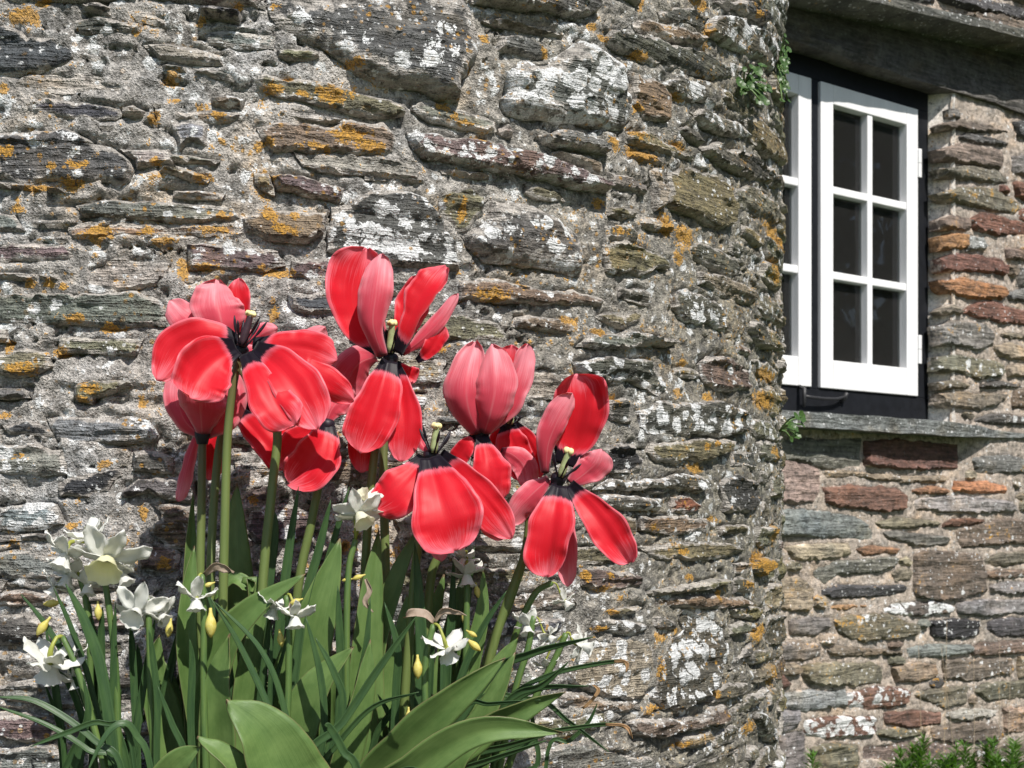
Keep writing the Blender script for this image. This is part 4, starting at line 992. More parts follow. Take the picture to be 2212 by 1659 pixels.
# ------------------------------------------------------------------ tulips
GZ = .66     # top of the raised bed
def stemline(pts, d, d1=None):
    """px points down the stem; carried on to the soil"""
    n = len(pts); L = [P(x, y, d+((d1 or d)-d)*i/(n-1)) for i, (x, y) in enumerate(pts)]
    e = L[-1]; dr = (L[-1]-L[-2]).normalized()
    if e.z > GZ-.01: L.append(e+dr*((e.z-(GZ-.01))/max(.3, -dr.z)))
    return L
def smooth_line(L, n):
    return [crom(L, i/n) for i in range(n+1)]
TULIPS = {}
def tulip(key, label, d, petals, stem, stem_d=None, pistil=None, dark_pistil=False, centre=None, seed=0):
    sl_ = stemline(stem, d+.004, stem_d); base = sl_[-1]
    t = empty('tulip', (base.x, base.y, GZ), label, 'tulip', 'tulips in front of the rounded wall'); TULIPS[key] = t
    line = smooth_line(sl_, 26); R = Mpx(9.8, d); rq = random.Random(seed)
    tube('stem', line, [R*(.86+.3*i/26) for i in range(27)], M_TSTEM, t, 10)
    for i, (pts, W, face, cup, extra) in enumerate(petals):
        e = dict(ruff=.13, crease=.06, tipcurl=0.0, roll=0); e.update(extra or {})
        r0 = e.pop('roll'); r = [q+(180 if face == 'o' else 0) for q in (r0 if isinstance(r0, (list, tuple)) else (r0, r0))]
        blade('petal', pl(pts, d), Mpx(W*.92, d), [M_PIN, M_POUT], t, petal_prof(seed*13+i), [r[0]+rq.uniform(-8, 8), r[1]+rq.uniform(-14, 14)], cup, 34, 16, .00035, seed=seed*13+i, curl=rq.uniform(-.28, .34), fold=rq.uniform(.04, .13), **e)
    # the fleshy foot of the flower where the petals join
    ft = sl_[0]; fd = (sl_[0]-line[2]).normalized(); rr_ = Mpx(15, d)
    tube('flower_foot', [ft-fd*rr_*1.3, ft-fd*rr_*.8, ft-fd*rr_*.2, ft+fd*rr_*.4, ft+fd*rr_*.8, ft+fd*rr_*.95], [rr_*.8, rr_*.9, rr_*1.1, rr_*1.15, rr_*.8, rr_*.2], M_STAM, t, 12)
    if pistil:
        (x0, y0), (x1, y1), dz = pistil; a = P(x0, y0, d-.002+dz*.01*0); b = P(x1, y1, d-.004)
        ax = (b-a).normalized(); r = Mpx(8, d)
        tube('pistil', smooth_line([a, a.lerp(b, .4), a.lerp(b, .8), b], 6), [r*1.05, r*1.15, r*1.1, r*1.0, r*.9, r*.85, r*.8], M_PISTD if dark_pistil else M_PIST, t, 10)
        s1 = ax.orthogonal().normalized(); s2 = ax.cross(s1)
        V = []; F = []
        bmx = bmesh.new()
        for k in range(3):
            an = k*2.094+seed; dr = s1*math.cos(an)+s2*math.sin(an)
            ret = bmesh.ops.create_icosphere(bmx, subdivisions=2, radius=r*.85)
            for v in ret['verts']:
                v.co = b+dr*(r*.62)+ax*(r*.25)+(v.co-dr*v.co.dot(dr)*-.25)+Vector((0, 0, 0)); v.co += ax*.0006*math.sin(v.co.x*4000)
        me = bpy.data.meshes.new('stigma'); bmx.to_mesh(me); bmx.free(); me.materials.append(M_STIG)
        me.polygons.foreach_set('use_smooth', [True]*len(me.polygons))
        so_ = bpy.data.objects.new('stigma', me); COL.objects.link(so_); so_.parent = t; so_.matrix_parent_inverse = Matrix.Translation(-Vector(t.location))
        L = (b-a).length; rs = random.Random(seed+3)
        for k in range(6):
            an = k*1.047+.4+seed; dr = s1*math.cos(an)+s2*math.sin(an); ln = L*rs.uniform(.7, 1.05)
            sp = rs.uniform(.4, .95)
            p0 = a+dr*r*.9; p1 = a+dr*r*1.5+ax*ln*.4+dr*ln*sp*.25; p2 = a+ax*ln*.66+dr*(r*1.2+ln*sp*.55); p3 = a+ax*ln+dr*(r*1.2+ln*sp*.8)
            tube('stamen', smooth_line([p0, p1, p2, p3], 8), [r*.30, r*.26, r*.22, r*.22, r*.36, r*.42, r*.40, r*.32, r*.12], M_STAM, t, 6)
    return t
tulip('A', 'wide open red tulip with drooping petals and upright pistil, far left of the clump', .84, [
    ([(512, 742, 0), (452, 728, -.6), (385, 748, -1.0), (338, 822, -1.3)], 50, 'i', -.55, dict(roll=(10, -5))),
    ([(512, 752, -.4), (468, 775, -1.8), (432, 815, -3.0), (412, 862, -3.4)], 70, 'i', .45, dict(ruff=.10)),
    ([(530, 762, -.5), (562, 815, -2.2), (600, 870, -3.0), (640, 916, -3.2)], 52, 'i', -.35, dict(crease=.12)),
    ([(548, 752, -.2), (600, 795, -1.5), (650, 858, -2.4), (688, 926, -2.6)], 58, 'i', .35, dict(ruff=.09)),
    ([(545, 742, .2), (612, 748, .2), (670, 752, .2), (728, 778, .7)], 46, 'i', -.5, dict(roll=(-12, -25))),
    ([(590, 765, .5), (655, 797, 0), (712, 836, .2), (764, 868, .6)], 38, 'i', -.6, {})],
    [(520, 758), (504, 830), (491, 950), (485, 1150), (480, 1400), (478, 1700)], pistil=((522, 748), (541, 680), 0), dark_pistil=True, seed=1)
tulip('G', 'pink backed tulip rising behind the wide open one at the left', .885, [
    ([(487, 752, 0), (478, 705, -.6), (470, 655, -.8), (470, 603, -.2)], 66, 'o', .75, dict(crease=.08)),
    ([(462, 752, .3), (425, 712, 0), (398, 682, 0), (366, 648, .2)], 40, 'o', .7, {}),
    ([(500, 735, 1.0), (512, 690, 1.0), (518, 640, 1.0), (516, 600, 1.0)], 30, 'i', .4, {}),
    ([(510, 755, .6), (585, 775, .4), (655, 755, .4), (704, 706, .7)], 46, 'o', .7, dict(roll=(0, 15))),
    ([(505, 760, .8), (545, 735, .8), (575, 715, .8), (600, 708, 1.0)], 22, 'o', .4, {})],
    [(492, 765), (545, 835), (597, 915), (588, 1050), (568, 1250), (540, 1700)], stem_d=.87, seed=2)
tulip('F', 'cup shaped pink tulip seen from outside, low below the left open one', .868, [
    ([(437, 940, 0), (434, 905, -1.1), (431, 862, -1.7), (430, 806, -1.6)], 66, 'o', .95, {}),
    ([(431, 940, .3), (400, 910, .2), (384, 862, .4), (388, 800, .7)], 42, 'o', .8, {}),
    ([(443, 938, .5), (478, 905, .3), (493, 852, .5), (484, 790, .9)], 44, 'o', .8, {}),
    ([(437, 938, .8), (430, 890, 1.4), (428, 850, 1.8), (430, 805, 1.8)], 60, 'i', .7, {})],
    [(437, 940), (435, 1100), (432, 1300), (440, 1700)], seed=3)
tulip('H', 'drooping red tulip hanging low between the left stems', .915, [
    ([(512, 885, 0), (548, 925, -.5), (582, 968, -.8), (612, 1016, -.4)], 40, 'i', .35, {}),
    ([(520, 880, .6), (572, 898, .5), (622, 930, .5), (660, 968, .5)], 42, 'i', .3, {}),
    ([(500, 890, .5), (474, 938, .5), (458, 988, .5), (450, 1038, .5)], 34, 'i', .3, dict(roll=-20)),
    ([(432, 925, -.4), (413, 978, -.6), (400, 1030, -.6), (385, 1084, -.4)], 20, 'o', .8, dict(roll=30)),
    ([(508, 885, .8), (522, 862, .8), (546, 842, .8), (580, 826, 1.0)], 36, 'i', .3, {})],
    [(500, 895), (474, 960), (458, 1150), (454, 1350), (460, 1700)], stem_d=.885, seed=4)
tulip('I', 'drooping red tulip in the middle of the clump, dark base beside the tallest flower', .895, [
    ([(706, 915, 0), (692, 958, -.9), (664, 1005, -1.3), (622, 1046, -1.0)], 56, 'i', .55, dict(roll=(-10, 10))),
    ([(700, 920, .5), (662, 940, .3), (628, 970, .3), (600, 1012, .5)], 38, 'i', .4, {}),
    ([(712, 920, .2), (719, 950, .1), (714, 990, .2), (690, 1030, .6)], 20, 'o', .5, {}),
    ([(706, 912, .6), (716, 885, .6), (736, 860, .8), (756, 832, 1.0)], 32, 'o', .5, {})],
    [(706, 918), (697, 1000), (672, 1130), (640, 1300), (610, 1700)], seed=5)
tulip('B', 'tallest red tulip with upright petals above and long petals hanging below', .90, [
    ([(834, 766, .3), (785, 700, 0), (770, 625, -.2), (790, 536, .2)], 70, 'i', .5, dict(roll=(10, 0))),
    ([(826, 770, -1.2), (806, 700, -2.4), (814, 622, -2.7), (822, 549, -1.8)], 47, 'o', 1.05, dict(roll=(0, -10), crease=.0)),
    ([(862, 765, -.5), (893, 700, -1.3), (928, 632, -1.4), (964, 576, -.8)], 48, 'i', 1.15, dict(roll=(-30, -38), crease=0)),
    ([(852, 758, .8), (872, 700, 1.0), (890, 650, 1.2), (925, 600, 1.5)], 42, 'i', .4, {}),
    ([(838, 778, -.4), (822, 840, -1.5), (802, 910, -2.1), (776, 978, -1.8)], 58, 'i', .35, dict(ruff=.10, crease=.12)),
    ([(854, 785, 0), (866, 850, -.8), (872, 925, -1.2), (866, 998, -1.0)], 38, 'i', .3, dict(ruff=.1)),
    ([(832, 800, .6), (802, 880, .6), (780, 950, .6), (779, 1022, .8)], 38, 'i', .4, dict(roll=-20))],
    [(843, 775), (815, 940), (801, 1050), (790, 1200), (782, 1400), (776, 1700)], pistil=((842, 762), (847, 700), 0), seed=6)
tulip('J', 'half hidden pink tulip directly behind the tallest one', .945, [
    ([(812, 770, 0), (775, 785, 0), (748, 825, 0), (728, 892, 0)], 54, 'o', .5, {}),
    ([(868, 765, .6), (905, 738, .4), (950, 694, .4), (990, 634, .5)], 20, 'o', .6, {}),
    ([(850, 780, .6), (870, 802, .5), (884, 814, .5), (898, 824, .5)], 26, 'i', .4, {}),
    ([(900, 780, .8), (925, 760, .6), (945, 735, .6), (962, 706, .6)], 24, 'i', .5, {})],
    [(838, 785), (828, 1000), (832, 1200), (842, 1700)], stem_d=.925, seed=7)
tulip('C', 'fully drooping red tulip with pale yellow stigma, centre of the clump', .88, [
    ([(916, 988, 0), (882, 1030, -.6), (846, 1072, -1.0), (806, 1102, -.8)], 58, 'i', .25, dict(roll=(20, 10))),
    ([(925, 988, -.6), (942, 1050, -2.0), (965, 1122, -2.9), (985, 1190, -2.6)], 80, 'i', .3, dict(crease=.10, ruff=.08)),
    ([(950, 980, .2), (1003, 1030, -.4), (1055, 1090, -.8), (1106, 1164, -.6)], 46, 'i', .35, dict(ruff=.1)),
    ([(935, 1000, .8), (945, 1080, 1.0), (950, 1150, 1.0), (953, 1214, 1.0)], 36, 'o', .5, {}),
    ([(1000, 1040, .6), (1032, 1090, .4), (1062, 1130, .4), (1086, 1166, .6)], 32, 'o', .5, {}),
    ([(928, 978, .8), (910, 960, 1.0), (899, 930, 1.2), (893, 900, 1.4)], 13, 'o', .5, {})],
    [(930, 985), (917, 1100), (900, 1200), (882, 1400), (860, 1700)], pistil=((936, 978), (942, 922), 0), seed=8)
tulip('D', 'closed pink tulip cup standing right of the tallest flower', .935, [
    ([(1034, 936, -.4), (1014, 890, -1.5), (1008, 830, -1.9), (1026, 737, -.9)], 54, 'o', .95, {}),
    ([(1046, 936, -.6), (1060, 890, -1.9), (1068, 830, -2.3), (1062, 744, -1.2)], 60, 'o', 1.05, {}),
    ([(1056, 930, .2), (1090, 880, -.2), (1114, 820, -.2), (1140, 742, .3)], 36, 'o', .9, dict(roll=-25)),
    ([(1050, 925, .8), (1075, 860, 1.0), (1090, 800, 1.0), (1106, 744, 1.2)], 42, 'i', .4, {}),
    ([(1040, 940, -.2), (1048, 985, -.8), (1056, 1032, -1.2), (1068, 1095, -1.0)], 44, 'i', .35, {}),
    ([(1025, 938, .2), (1008, 958, -.2), (990, 988, 0), (974, 1024, .4)], 24, 'i', .3, {})],
    [(1040, 938), (1022, 1080), (950, 1195), (925, 1300), (905, 1700)], seed=9)
tulip('K', 'small half hidden red tulip behind the closed cup', .975, [
    ([(1096, 915, 0), (1105, 950, -.5), (1125, 990, -.7), (1146, 1042, -.5)], 42, 'i', .3, {}),
    ([(1110, 915, .3), (1136, 945, .1), (1156, 985, .1), (1168, 1032, .3)], 24, 'i', .5, {}),
    ([(1082, 972, -1.4), (1110, 984, -1.6), (1132, 1010, -1.6), (1140, 1058, -1.4)], 32, 'o', .6, {}),
    ([(1090, 918, .3), (1076, 945, .2), (1068, 985, .2), (1072, 1030, .3)], 28, 'i', .4, {})],
    [(1100, 920), (1136, 1060), (1138, 1170), (1100, 1300), (1052, 1420), (980, 1700)], pistil=((1100, 915), (1104, 892), 0), seed=10)
tulip('E', 'open red tulip furthest right, dark heart and spread petals', .94, [
    ([(1222, 1005, .6), (1243, 940, .4), (1254, 870, .1), (1243, 807, 0)], 76, 'i', .45, dict(crease=.10)),
    ([(1178, 1022, -.4), (1184, 960, -1.3), (1208, 902, -1.7), (1236, 850, -1.4)], 38, 'o', 1.05, dict(roll=10, crease=0)),
    ([(1232, 1045, .3), (1264, 1022, .2), (1286, 1000, .2), (1298, 970, .3)], 40, 'o', .5, {}),
    ([(1205, 1048, -.4), (1196, 1110, -1.7), (1186, 1180, -2.1), (1180, 1247, -1.6)], 54, 'i', .35, dict(crease=.1)),
    ([(1228, 1048, -.2), (1270, 1098, -1.1), (1316, 1158, -1.6), (1362, 1216, -1.2)], 46, 'i', .6, dict(roll=(0, -20))),
    ([(1186, 1035, .2), (1156, 1060, .1), (1126, 1090, .1), (1096, 1132, .3)], 38, 'o', .5, {}),
    ([(1212, 1060, 1.0), (1222, 1130, 1.2), (1227, 1200, 1.3), (1226, 1268, 1.3)], 28, 'o', .5, {})],
    [(1205, 1035), (1163, 1130), (1122, 1230), (1064, 1400), (1000, 1700)], pistil=((1210, 1030), (1228, 976), 0), seed=11)

# broad tulip leaves: (tulip, depth, px mid line with cm offsets, half width px, roll, cup)
def fam(key): return TULIPS[key]
LEAVES = [
    ('F', .85, [(452, 1760, 0), (425, 1560, 0), (404, 1400, -.5), (410, 1270, -.3), (420, 1178, 0)], 30, 20, .9),
    ('F', .88, [(420, 1700, 0), (408, 1400, .3), (412, 1200, .4), (418, 1060, .5)], 22, 30, .6),
    ('A', .90, [(520, 1700, 0), (512, 1400, 0), (505, 1200, 0), (512, 1042, .3)], 50, 15, .6),
    ('H', .83, [(470, 1760, 0), (468, 1600, -.5), (466, 1480, -1), (496, 1368, -1.2)], 48, -25, .8),
    ('G', .84, [(440, 1640, 0), (470, 1420, -.4), (540, 1318, -1), (662, 1238, -1.2)], 40, -20, .7),
    ('I', .875, [(590, 1760, 0), (640, 1500, -.3), (680, 1340, -.8), (735, 1158, -.8)], 64, -10, .5),
    ('A', .79, [(670, 1820, 0), (610, 1670, -1), (562, 1572, -1.6), (488, 1510, -2.0)], 84, 18, .45),
    ('F', .79, [(300, 1840, 0), (345, 1720, -1), (385, 1650, -1.6), (434, 1612, -1.8)], 42, 0, .4),
    ('H', .78, [(580, 1800, 0), (520, 1680, -1), (470, 1622, -1.3), (426, 1590, -1.2)], 36, 40, .6),
    ('C', .83, [(780, 1760, 0), (880, 1610, -1), (985, 1510, -1.8), (1092, 1420, -1.8)], 50, 25, .55),
    ('C', .87, [(900, 1720, 0), (1010, 1590, -.3), (1070, 1500, -.6), (1112, 1408, -.6)], 34, -30, .5),
    ('E', .86, [(900, 1740, 0), (1030, 1590, -.6), (1130, 1535, -1.0), (1224, 1494, -1.0)], 34, 25, .6),
    ('E', .80, [(760, 1800, 0), (900, 1660, -1), (1040, 1580, -1.6), (1216, 1582, -1.6)], 46, 20, .7),
    ('B', .89, [(790, 1760, 0), (786, 1500, 0), (800, 1320, 0), (818, 1140, .3)], 44, 20, .6),
    ('B', .90, [(790, 1700, 0), (810, 1420, 0), (855, 1260, 0), (908, 1128, .2)], 30, -25, .5),
    ('D', .92, [(985, 1740, 0), (1010, 1480, 0), (1042, 1330, -.2), (1044, 1228, -.2)], 24, 10, .7),
    ('D', .935, [(940, 1740, 0), (960, 1500, 0), (985, 1340, 0), (1005, 1225, .2)], 30, 0, .5),
    ('I', .84, [(600, 1760, 0), (650, 1580, -.5), (690, 1480, -.8), (765, 1396, -.8)], 50, -20, .5),
    ('C', .90, [(870, 1740, 0), (850, 1500, 0), (865, 1400, 0), (880, 1280, .2)], 40, 15, .5),
    ('K', .93, [(1020, 1740, 0), (1060, 1520, 0), (1085, 1440, 0), (1120, 1375, .2)], 34, -10, .5),
    ('G', .86, [(540, 1760, 0), (535, 1560, 0), (545, 1420, -.2), (575, 1300, .2)], 36, 10, .6),
    ('B', .84, [(720, 1780, 0), (745, 1620, -.4), (780, 1500, -.6), (800, 1380, -.4)], 38, 25, .6),
    ('J', .94, [(850, 1740, 0), (870, 1500, 0), (930, 1340, .2), (960, 1240, .3)], 30, 20, .6),
    ('F', .88, [(380, 1760, 0), (350, 1560, 0), (330, 1460, 0), (345, 1370, .2)], 42, 15, .5),
    ('A', .88, [(460, 1300, .2), (500, 1250, 0), (535, 1270, -.2), (548, 1330, -.4)][::-1], 20, 30, .8),
    ('E', .84, [(900, 1800, 0), (960, 1690, -.5), (1000, 1620, -.8), (1090, 1560, -.8)], 40, -15, .5),
    ('K', .86, [(640, 1800, 0), (700, 1700, -.5), (740, 1600, -.8), (790, 1540, -.8)], 46, 10, .5),
]
rl = random.Random(77)
for k in 'AFHGIBCDJKEBAF':
    x = rl.uniform(300, 1000); d = rl.uniform(.885, .93); top = rl.uniform(1360, 1500)
    LEAVES.append((k, d, [(x*.8+130, 1760, 0), (x+rl.uniform(-20, 20), 1620, 0), (x+rl.uniform(-30, 30), (1620+top)/2, 0), (x+rl.uniform(-70, 70), top, .3)], rl.uniform(26, 44), rl.uniform(-40, 40), rl.uniform(.4, .8)))
for i, (k, d, pts, W, roll, cup) in enumerate(LEAVES):
    L = pl(pts, d)
    if L[0].z > GZ+.005: L = [Vector((L[0].x*.97, L[0].y+.005, GZ-.005))]+L
    blade('leaf', L, Mpx(W, d), M_TLEAF, fam(k), prof_leaf, roll, [cup*1.3, cup, cup*.6], 26, 10, .0009, ruff=.06, crease=.05, seed=500+i)

# ------------------------------------------------------------------ daffodils
def star_petal(name, parent, c, ax, rad, L, W, mat, reflex, seed, tw=0):
    """tepal growing from the neck c, spreading along rad, tilted by reflex against ax"""
    d = (rad*math.cos(reflex)-ax*math.sin(reflex)).normalized()
    e = (rad*math.cos(reflex+.45)-ax*math.sin(reflex+.45)).normalized()
    pts = [c+rad*L*.05, c+d*L*.4, c+d*L*.72+(e-d)*L*.08, c+d*L*.78+e*L*.24]
    blade(name, pts, W, mat, parent, lambda u: (.45+.55*math.sin(min(1, u/.45)*math.pi/2)) if u < .45 else max(0, 1-((u-.45)/.55)**2.0)**.8, tw, .45, 14, 6, .0004, ruff=.15, crease=.04, seed=seed, ref=ax)
def floret(plant, x, y, d, ax, R, mode='w', seed=0, neck=None):
    rs = random.Random(seed); c = P(x, y, d); ax = Vector(ax).normalized(); R = Mpx(R*1.04, d)
    s1 = ax.orthogonal().normalized(); s2 = ax.cross(s1)
    nb = c-ax*R*.42
    pts = ([neck]+[neck.lerp(nb, .5)+Vector((0, 0, .004))] if neck is not None else [])+[nb, c-ax*R*.15, c+ax*R*.02]
    fl = tube('flower', smooth_line(pts, 8), [R*.055]*4+[R*.07, R*.085, R*.08, R*.09, R*.12], M_YSTEM, plant, 7)
    if neck is not None: pass
    a0 = rs.uniform(0, 1)
    for k in range(6):
        an = a0+k*math.pi/3+rs.uniform(-.12, .12); rad = s1*math.cos(an)+s2*math.sin(an)
        star_petal('petal', fl, c+ax*(.0006 if k % 2 else -.0004), ax, rad, R*rs.uniform(.92, 1.12), R*rs.uniform(.23, .29), M_WPET, rs.uniform(.0, .55)+(.12 if ax.z < -.8 else -.1), seed*7+k, rs.uniform(-22, 22))
    # corona: a frilled, open cup
    n, m = 30, 7; V = []; F = []; UV = []
    CL = R*(.50 if mode != 'y' else .52)
    for i in range(m+1):
        u = i/m; r = R*(.11+.20*u**.7+(.07*max(0, u-.75)/.25))*(1.15 if mode == 'y' else 1)
        for k in range(n):
            an = 2*math.pi*k/n; fr = 1+.07*math.sin(an*7+seed)*u**3+.05*math.sin(an*12)*u**4
            V.append(c+ax*(CL*u*(1+.04*math.sin(an*9+seed)*u))+(s1*math.cos(an)+s2*math.sin(an))*r*fr); UV.append((k/n, u))
    for i in range(m):
        for k in range(n): F.append((i*n+k, i*n+(k+1) % n, (i+1)*n+(k+1) % n, (i+1)*n+k))
    F.append(tuple(range(n)))
    meshobj('cup', V, F, M_YCUP if mode == 'y' else M_CREAM if mode == 'c' else M_WPET, fl, uv=UV)
    return fl
def bud(plant, x, y, d, L, ang, seed=0, mat=None):
    c = P(x, y, d); L = Mpx(L, d); dr = Vector((math.sin(math.radians(ang)), -.15, -math.cos(math.radians(ang)))).normalized()
    pts = [c+dr*L*(k/8-.5) for k in range(9)]
    tube('bud', pts, [L*r for r in (.05, .06, .09, .15, .19, .20, .17, .11, .03)], mat or M_BUD, plant, 9)
DAF = {}
def daffodil(key, label, d, stem, florets, buds=(), dry=()):
    L = stemline(list(reversed(stem)), d, d-.005); base = L[-1]
    p = empty('daffodil', (base.x, base.y, GZ), label, 'daffodil', 'white daffodils around the tulips'); DAF[key] = p
    tube('stem', smooth_line(L, 20), [Mpx(6.5+.12*i, d) for i in range(21)], M_DSTEM, p, 8)
    for i, (x, y, dd, ax, R, mode) in enumerate(florets):
        floret(p, x, y, d+dd*.01, ax, R, mode, hash(key) % 50 if False else (ord(key[0])*3+ord(key[-1])+i*11) % 97, L[0])
    for i, (x, y, dd, Lb, an) in enumerate(buds): bud(p, x, y, d+dd*.01, Lb, an)
    for i, (pts, W) in enumerate(dry):
        blade('sheath', pl(pts, d), Mpx(W, d), M_DRY, p, prof_leaf, 30, 1.1, 14, 6, .0004, ruff=.25, seed=70+i)
    return p
daffodil('a1', 'daffodil with a large pale yellow trumpet, top of the left daffodils', .85, [(258, 1700), (250, 1450), (232, 1290), (214, 1195)],
    [(232, 1205, -1, (.05, -.72, -.68), 84, 'y'), (142, 1196, 0, (-.25, -.35, -.9), 64, 'w'), (194, 1165, 1.2, (.2, .3, -.9), 60, 'w'), (262, 1240, .6, (.5, -.2, -.8), 50, 'w')], [(212, 1319, -.5, 42, 5)])
daffodil('a2', 'small drooping daffodils hanging under the large trumpet at left', .87, [(205, 1700), (195, 1420), (186, 1300), (172, 1245)],
    [(146, 1242, 0, (-.15, -.2, -.95), 52, 'w'), (120, 1268, .3, (-.5, -.2, -.8), 40, 'w'), (190, 1262, -.5, (.05, -.3, -.95), 46, 'w')], [(115, 1303, 0, 42, -85)])
daffodil('a3', 'white star daffodil facing outward, beside a plump yellow bud', .84, [(335, 1700), (326, 1500), (322, 1360), (318, 1292)],
    [(297, 1318, -.6, (-.1, -.85, -.5), 66, 'w'), (345, 1326, .6, (.6, -.4, -.6), 46, 'w')], [(366, 1356, -.2, 42, -8)])
daffodil('a4', 'single nodding daffodil by the left tulip stems, papery sheath above it', .825, [(446, 1700), (440, 1500), (440, 1320), (436, 1240)],
    [(424, 1292, -.5, (.05, -.25, -.97), 52, 'w')], [(455, 1345, -.2, 64, 3), (452, 1262, 0, 26, -70)], [([(440, 1240, 0), (462, 1222, -.2), (485, 1226, -.2), (506, 1236, 0)], 12)])
daffodil('a5', 'white daffodil seen from behind, low at the left edge', .83, [(238, 1700), (200, 1560), (165, 1440), (135, 1375)],
    [(108, 1432, -.4, (-.2, .38, -.9), 76, 'w'), (150, 1425, .8, (.4, .2, -.9), 50, 'w'), (160, 1470, .8, (.2, -.1, -.95), 36, 'w')], [(94, 1352, -.2, 48, -35)])
daffodil('a6', 'white daffodil nodding beside the folded tulip leaf in mid clump', .83, [(612, 1700), (622, 1500), (624, 1360), (618, 1285)],
    [(636, 1330, -.6, (.12, -.25, -.95), 50, 'w'), (592, 1312, .5, (-.3, .1, -.95), 44, 'w')], [(640, 1298, -.4, 30, -70), (606, 1378, .2, 40, 10)], [([(628, 1290, 0), (628, 1308, -.2), (622, 1322, -.2), (616, 1338, 0)], 8)])
daffodil('a7', 'cream daffodil with frilled cup under the tallest tulip', .865, [(752, 1700), (748, 1420), (752, 1240), (768, 1165)],
    [(775, 1108, -.6, (.45, -.5, -.75), 60, 'c'), (790, 1078, .3, (-.3, -.5, .6), 40, 'c')], [(750, 1252, -.2, 24, -80), (775, 1246, -.3, 30, -70)], [([(790, 1250, 0), (800, 1275, -.2), (790, 1300, -.2), (806, 1322, 0)], 8)])
daffodil('a8', 'white daffodil turned away, with hanging bud, before the right tulip leaves', .83, [(925, 1700), (918, 1520), (920, 1420), (936, 1348)],
    [(964, 1400, -.4, (.2, .45, -.85), 56, 'w')], [(902, 1440, -.2, 52, 2), (1018, 1368, 0, 28, 60), (1022, 1392, 0, 42, 50), (882, 1545, 0, 36, 0)], [([(936, 1345, 0), (915, 1328, -.2), (890, 1326, -.2), (872, 1335, 0)], 12), ([(936, 1345, .2), (955, 1318, 0), (980, 1320, 0), (1008, 1330, 0)], 9)])
daffodil('a9', 'white daffodil half under the drooping centre tulip', .915, [(1000, 1700), (1005, 1450), (1008, 1300), (1010, 1225)],
    [(1008, 1240, -.3, (.05, -.2, -.95), 50, 'w'), (1002, 1205, .3, (-.3, -.1, -.9), 36, 'w')], [(1030, 1275, 0, 34, 10), (1004, 1330, 0, 42, 0)])
daffodil('b1', 'little white daffodil nodding below the furthest right tulip', .95, [(1060, 1700), (1100, 1420), (1150, 1290), (1192, 1258)],
    [(1220, 1298, 0, (.55, -.35, -.75), 34, 'w')])
daffodil('b2', 'pair of faded white daffodils right of the tulip stems', .93, [(1070, 1700), (1110, 1500), (1140, 1400), (1152, 1330)],
    [(1138, 1350, 0, (.05, -.45, -.9), 40, 'w'), (1184, 1374, 0, (.7, -.35, -.6), 34, 'w')])
daffodil('b3', 'white daffodil facing sideways, outermost at the right', .95, [(1080, 1700), (1150, 1520), (1200, 1420), (1222, 1368)],
    [(1256, 1394, 0, (.93, -.2, -.3), 46, 'w'), (1182, 1440, .4, (.2, -.1, -.95), 36, 'w')])

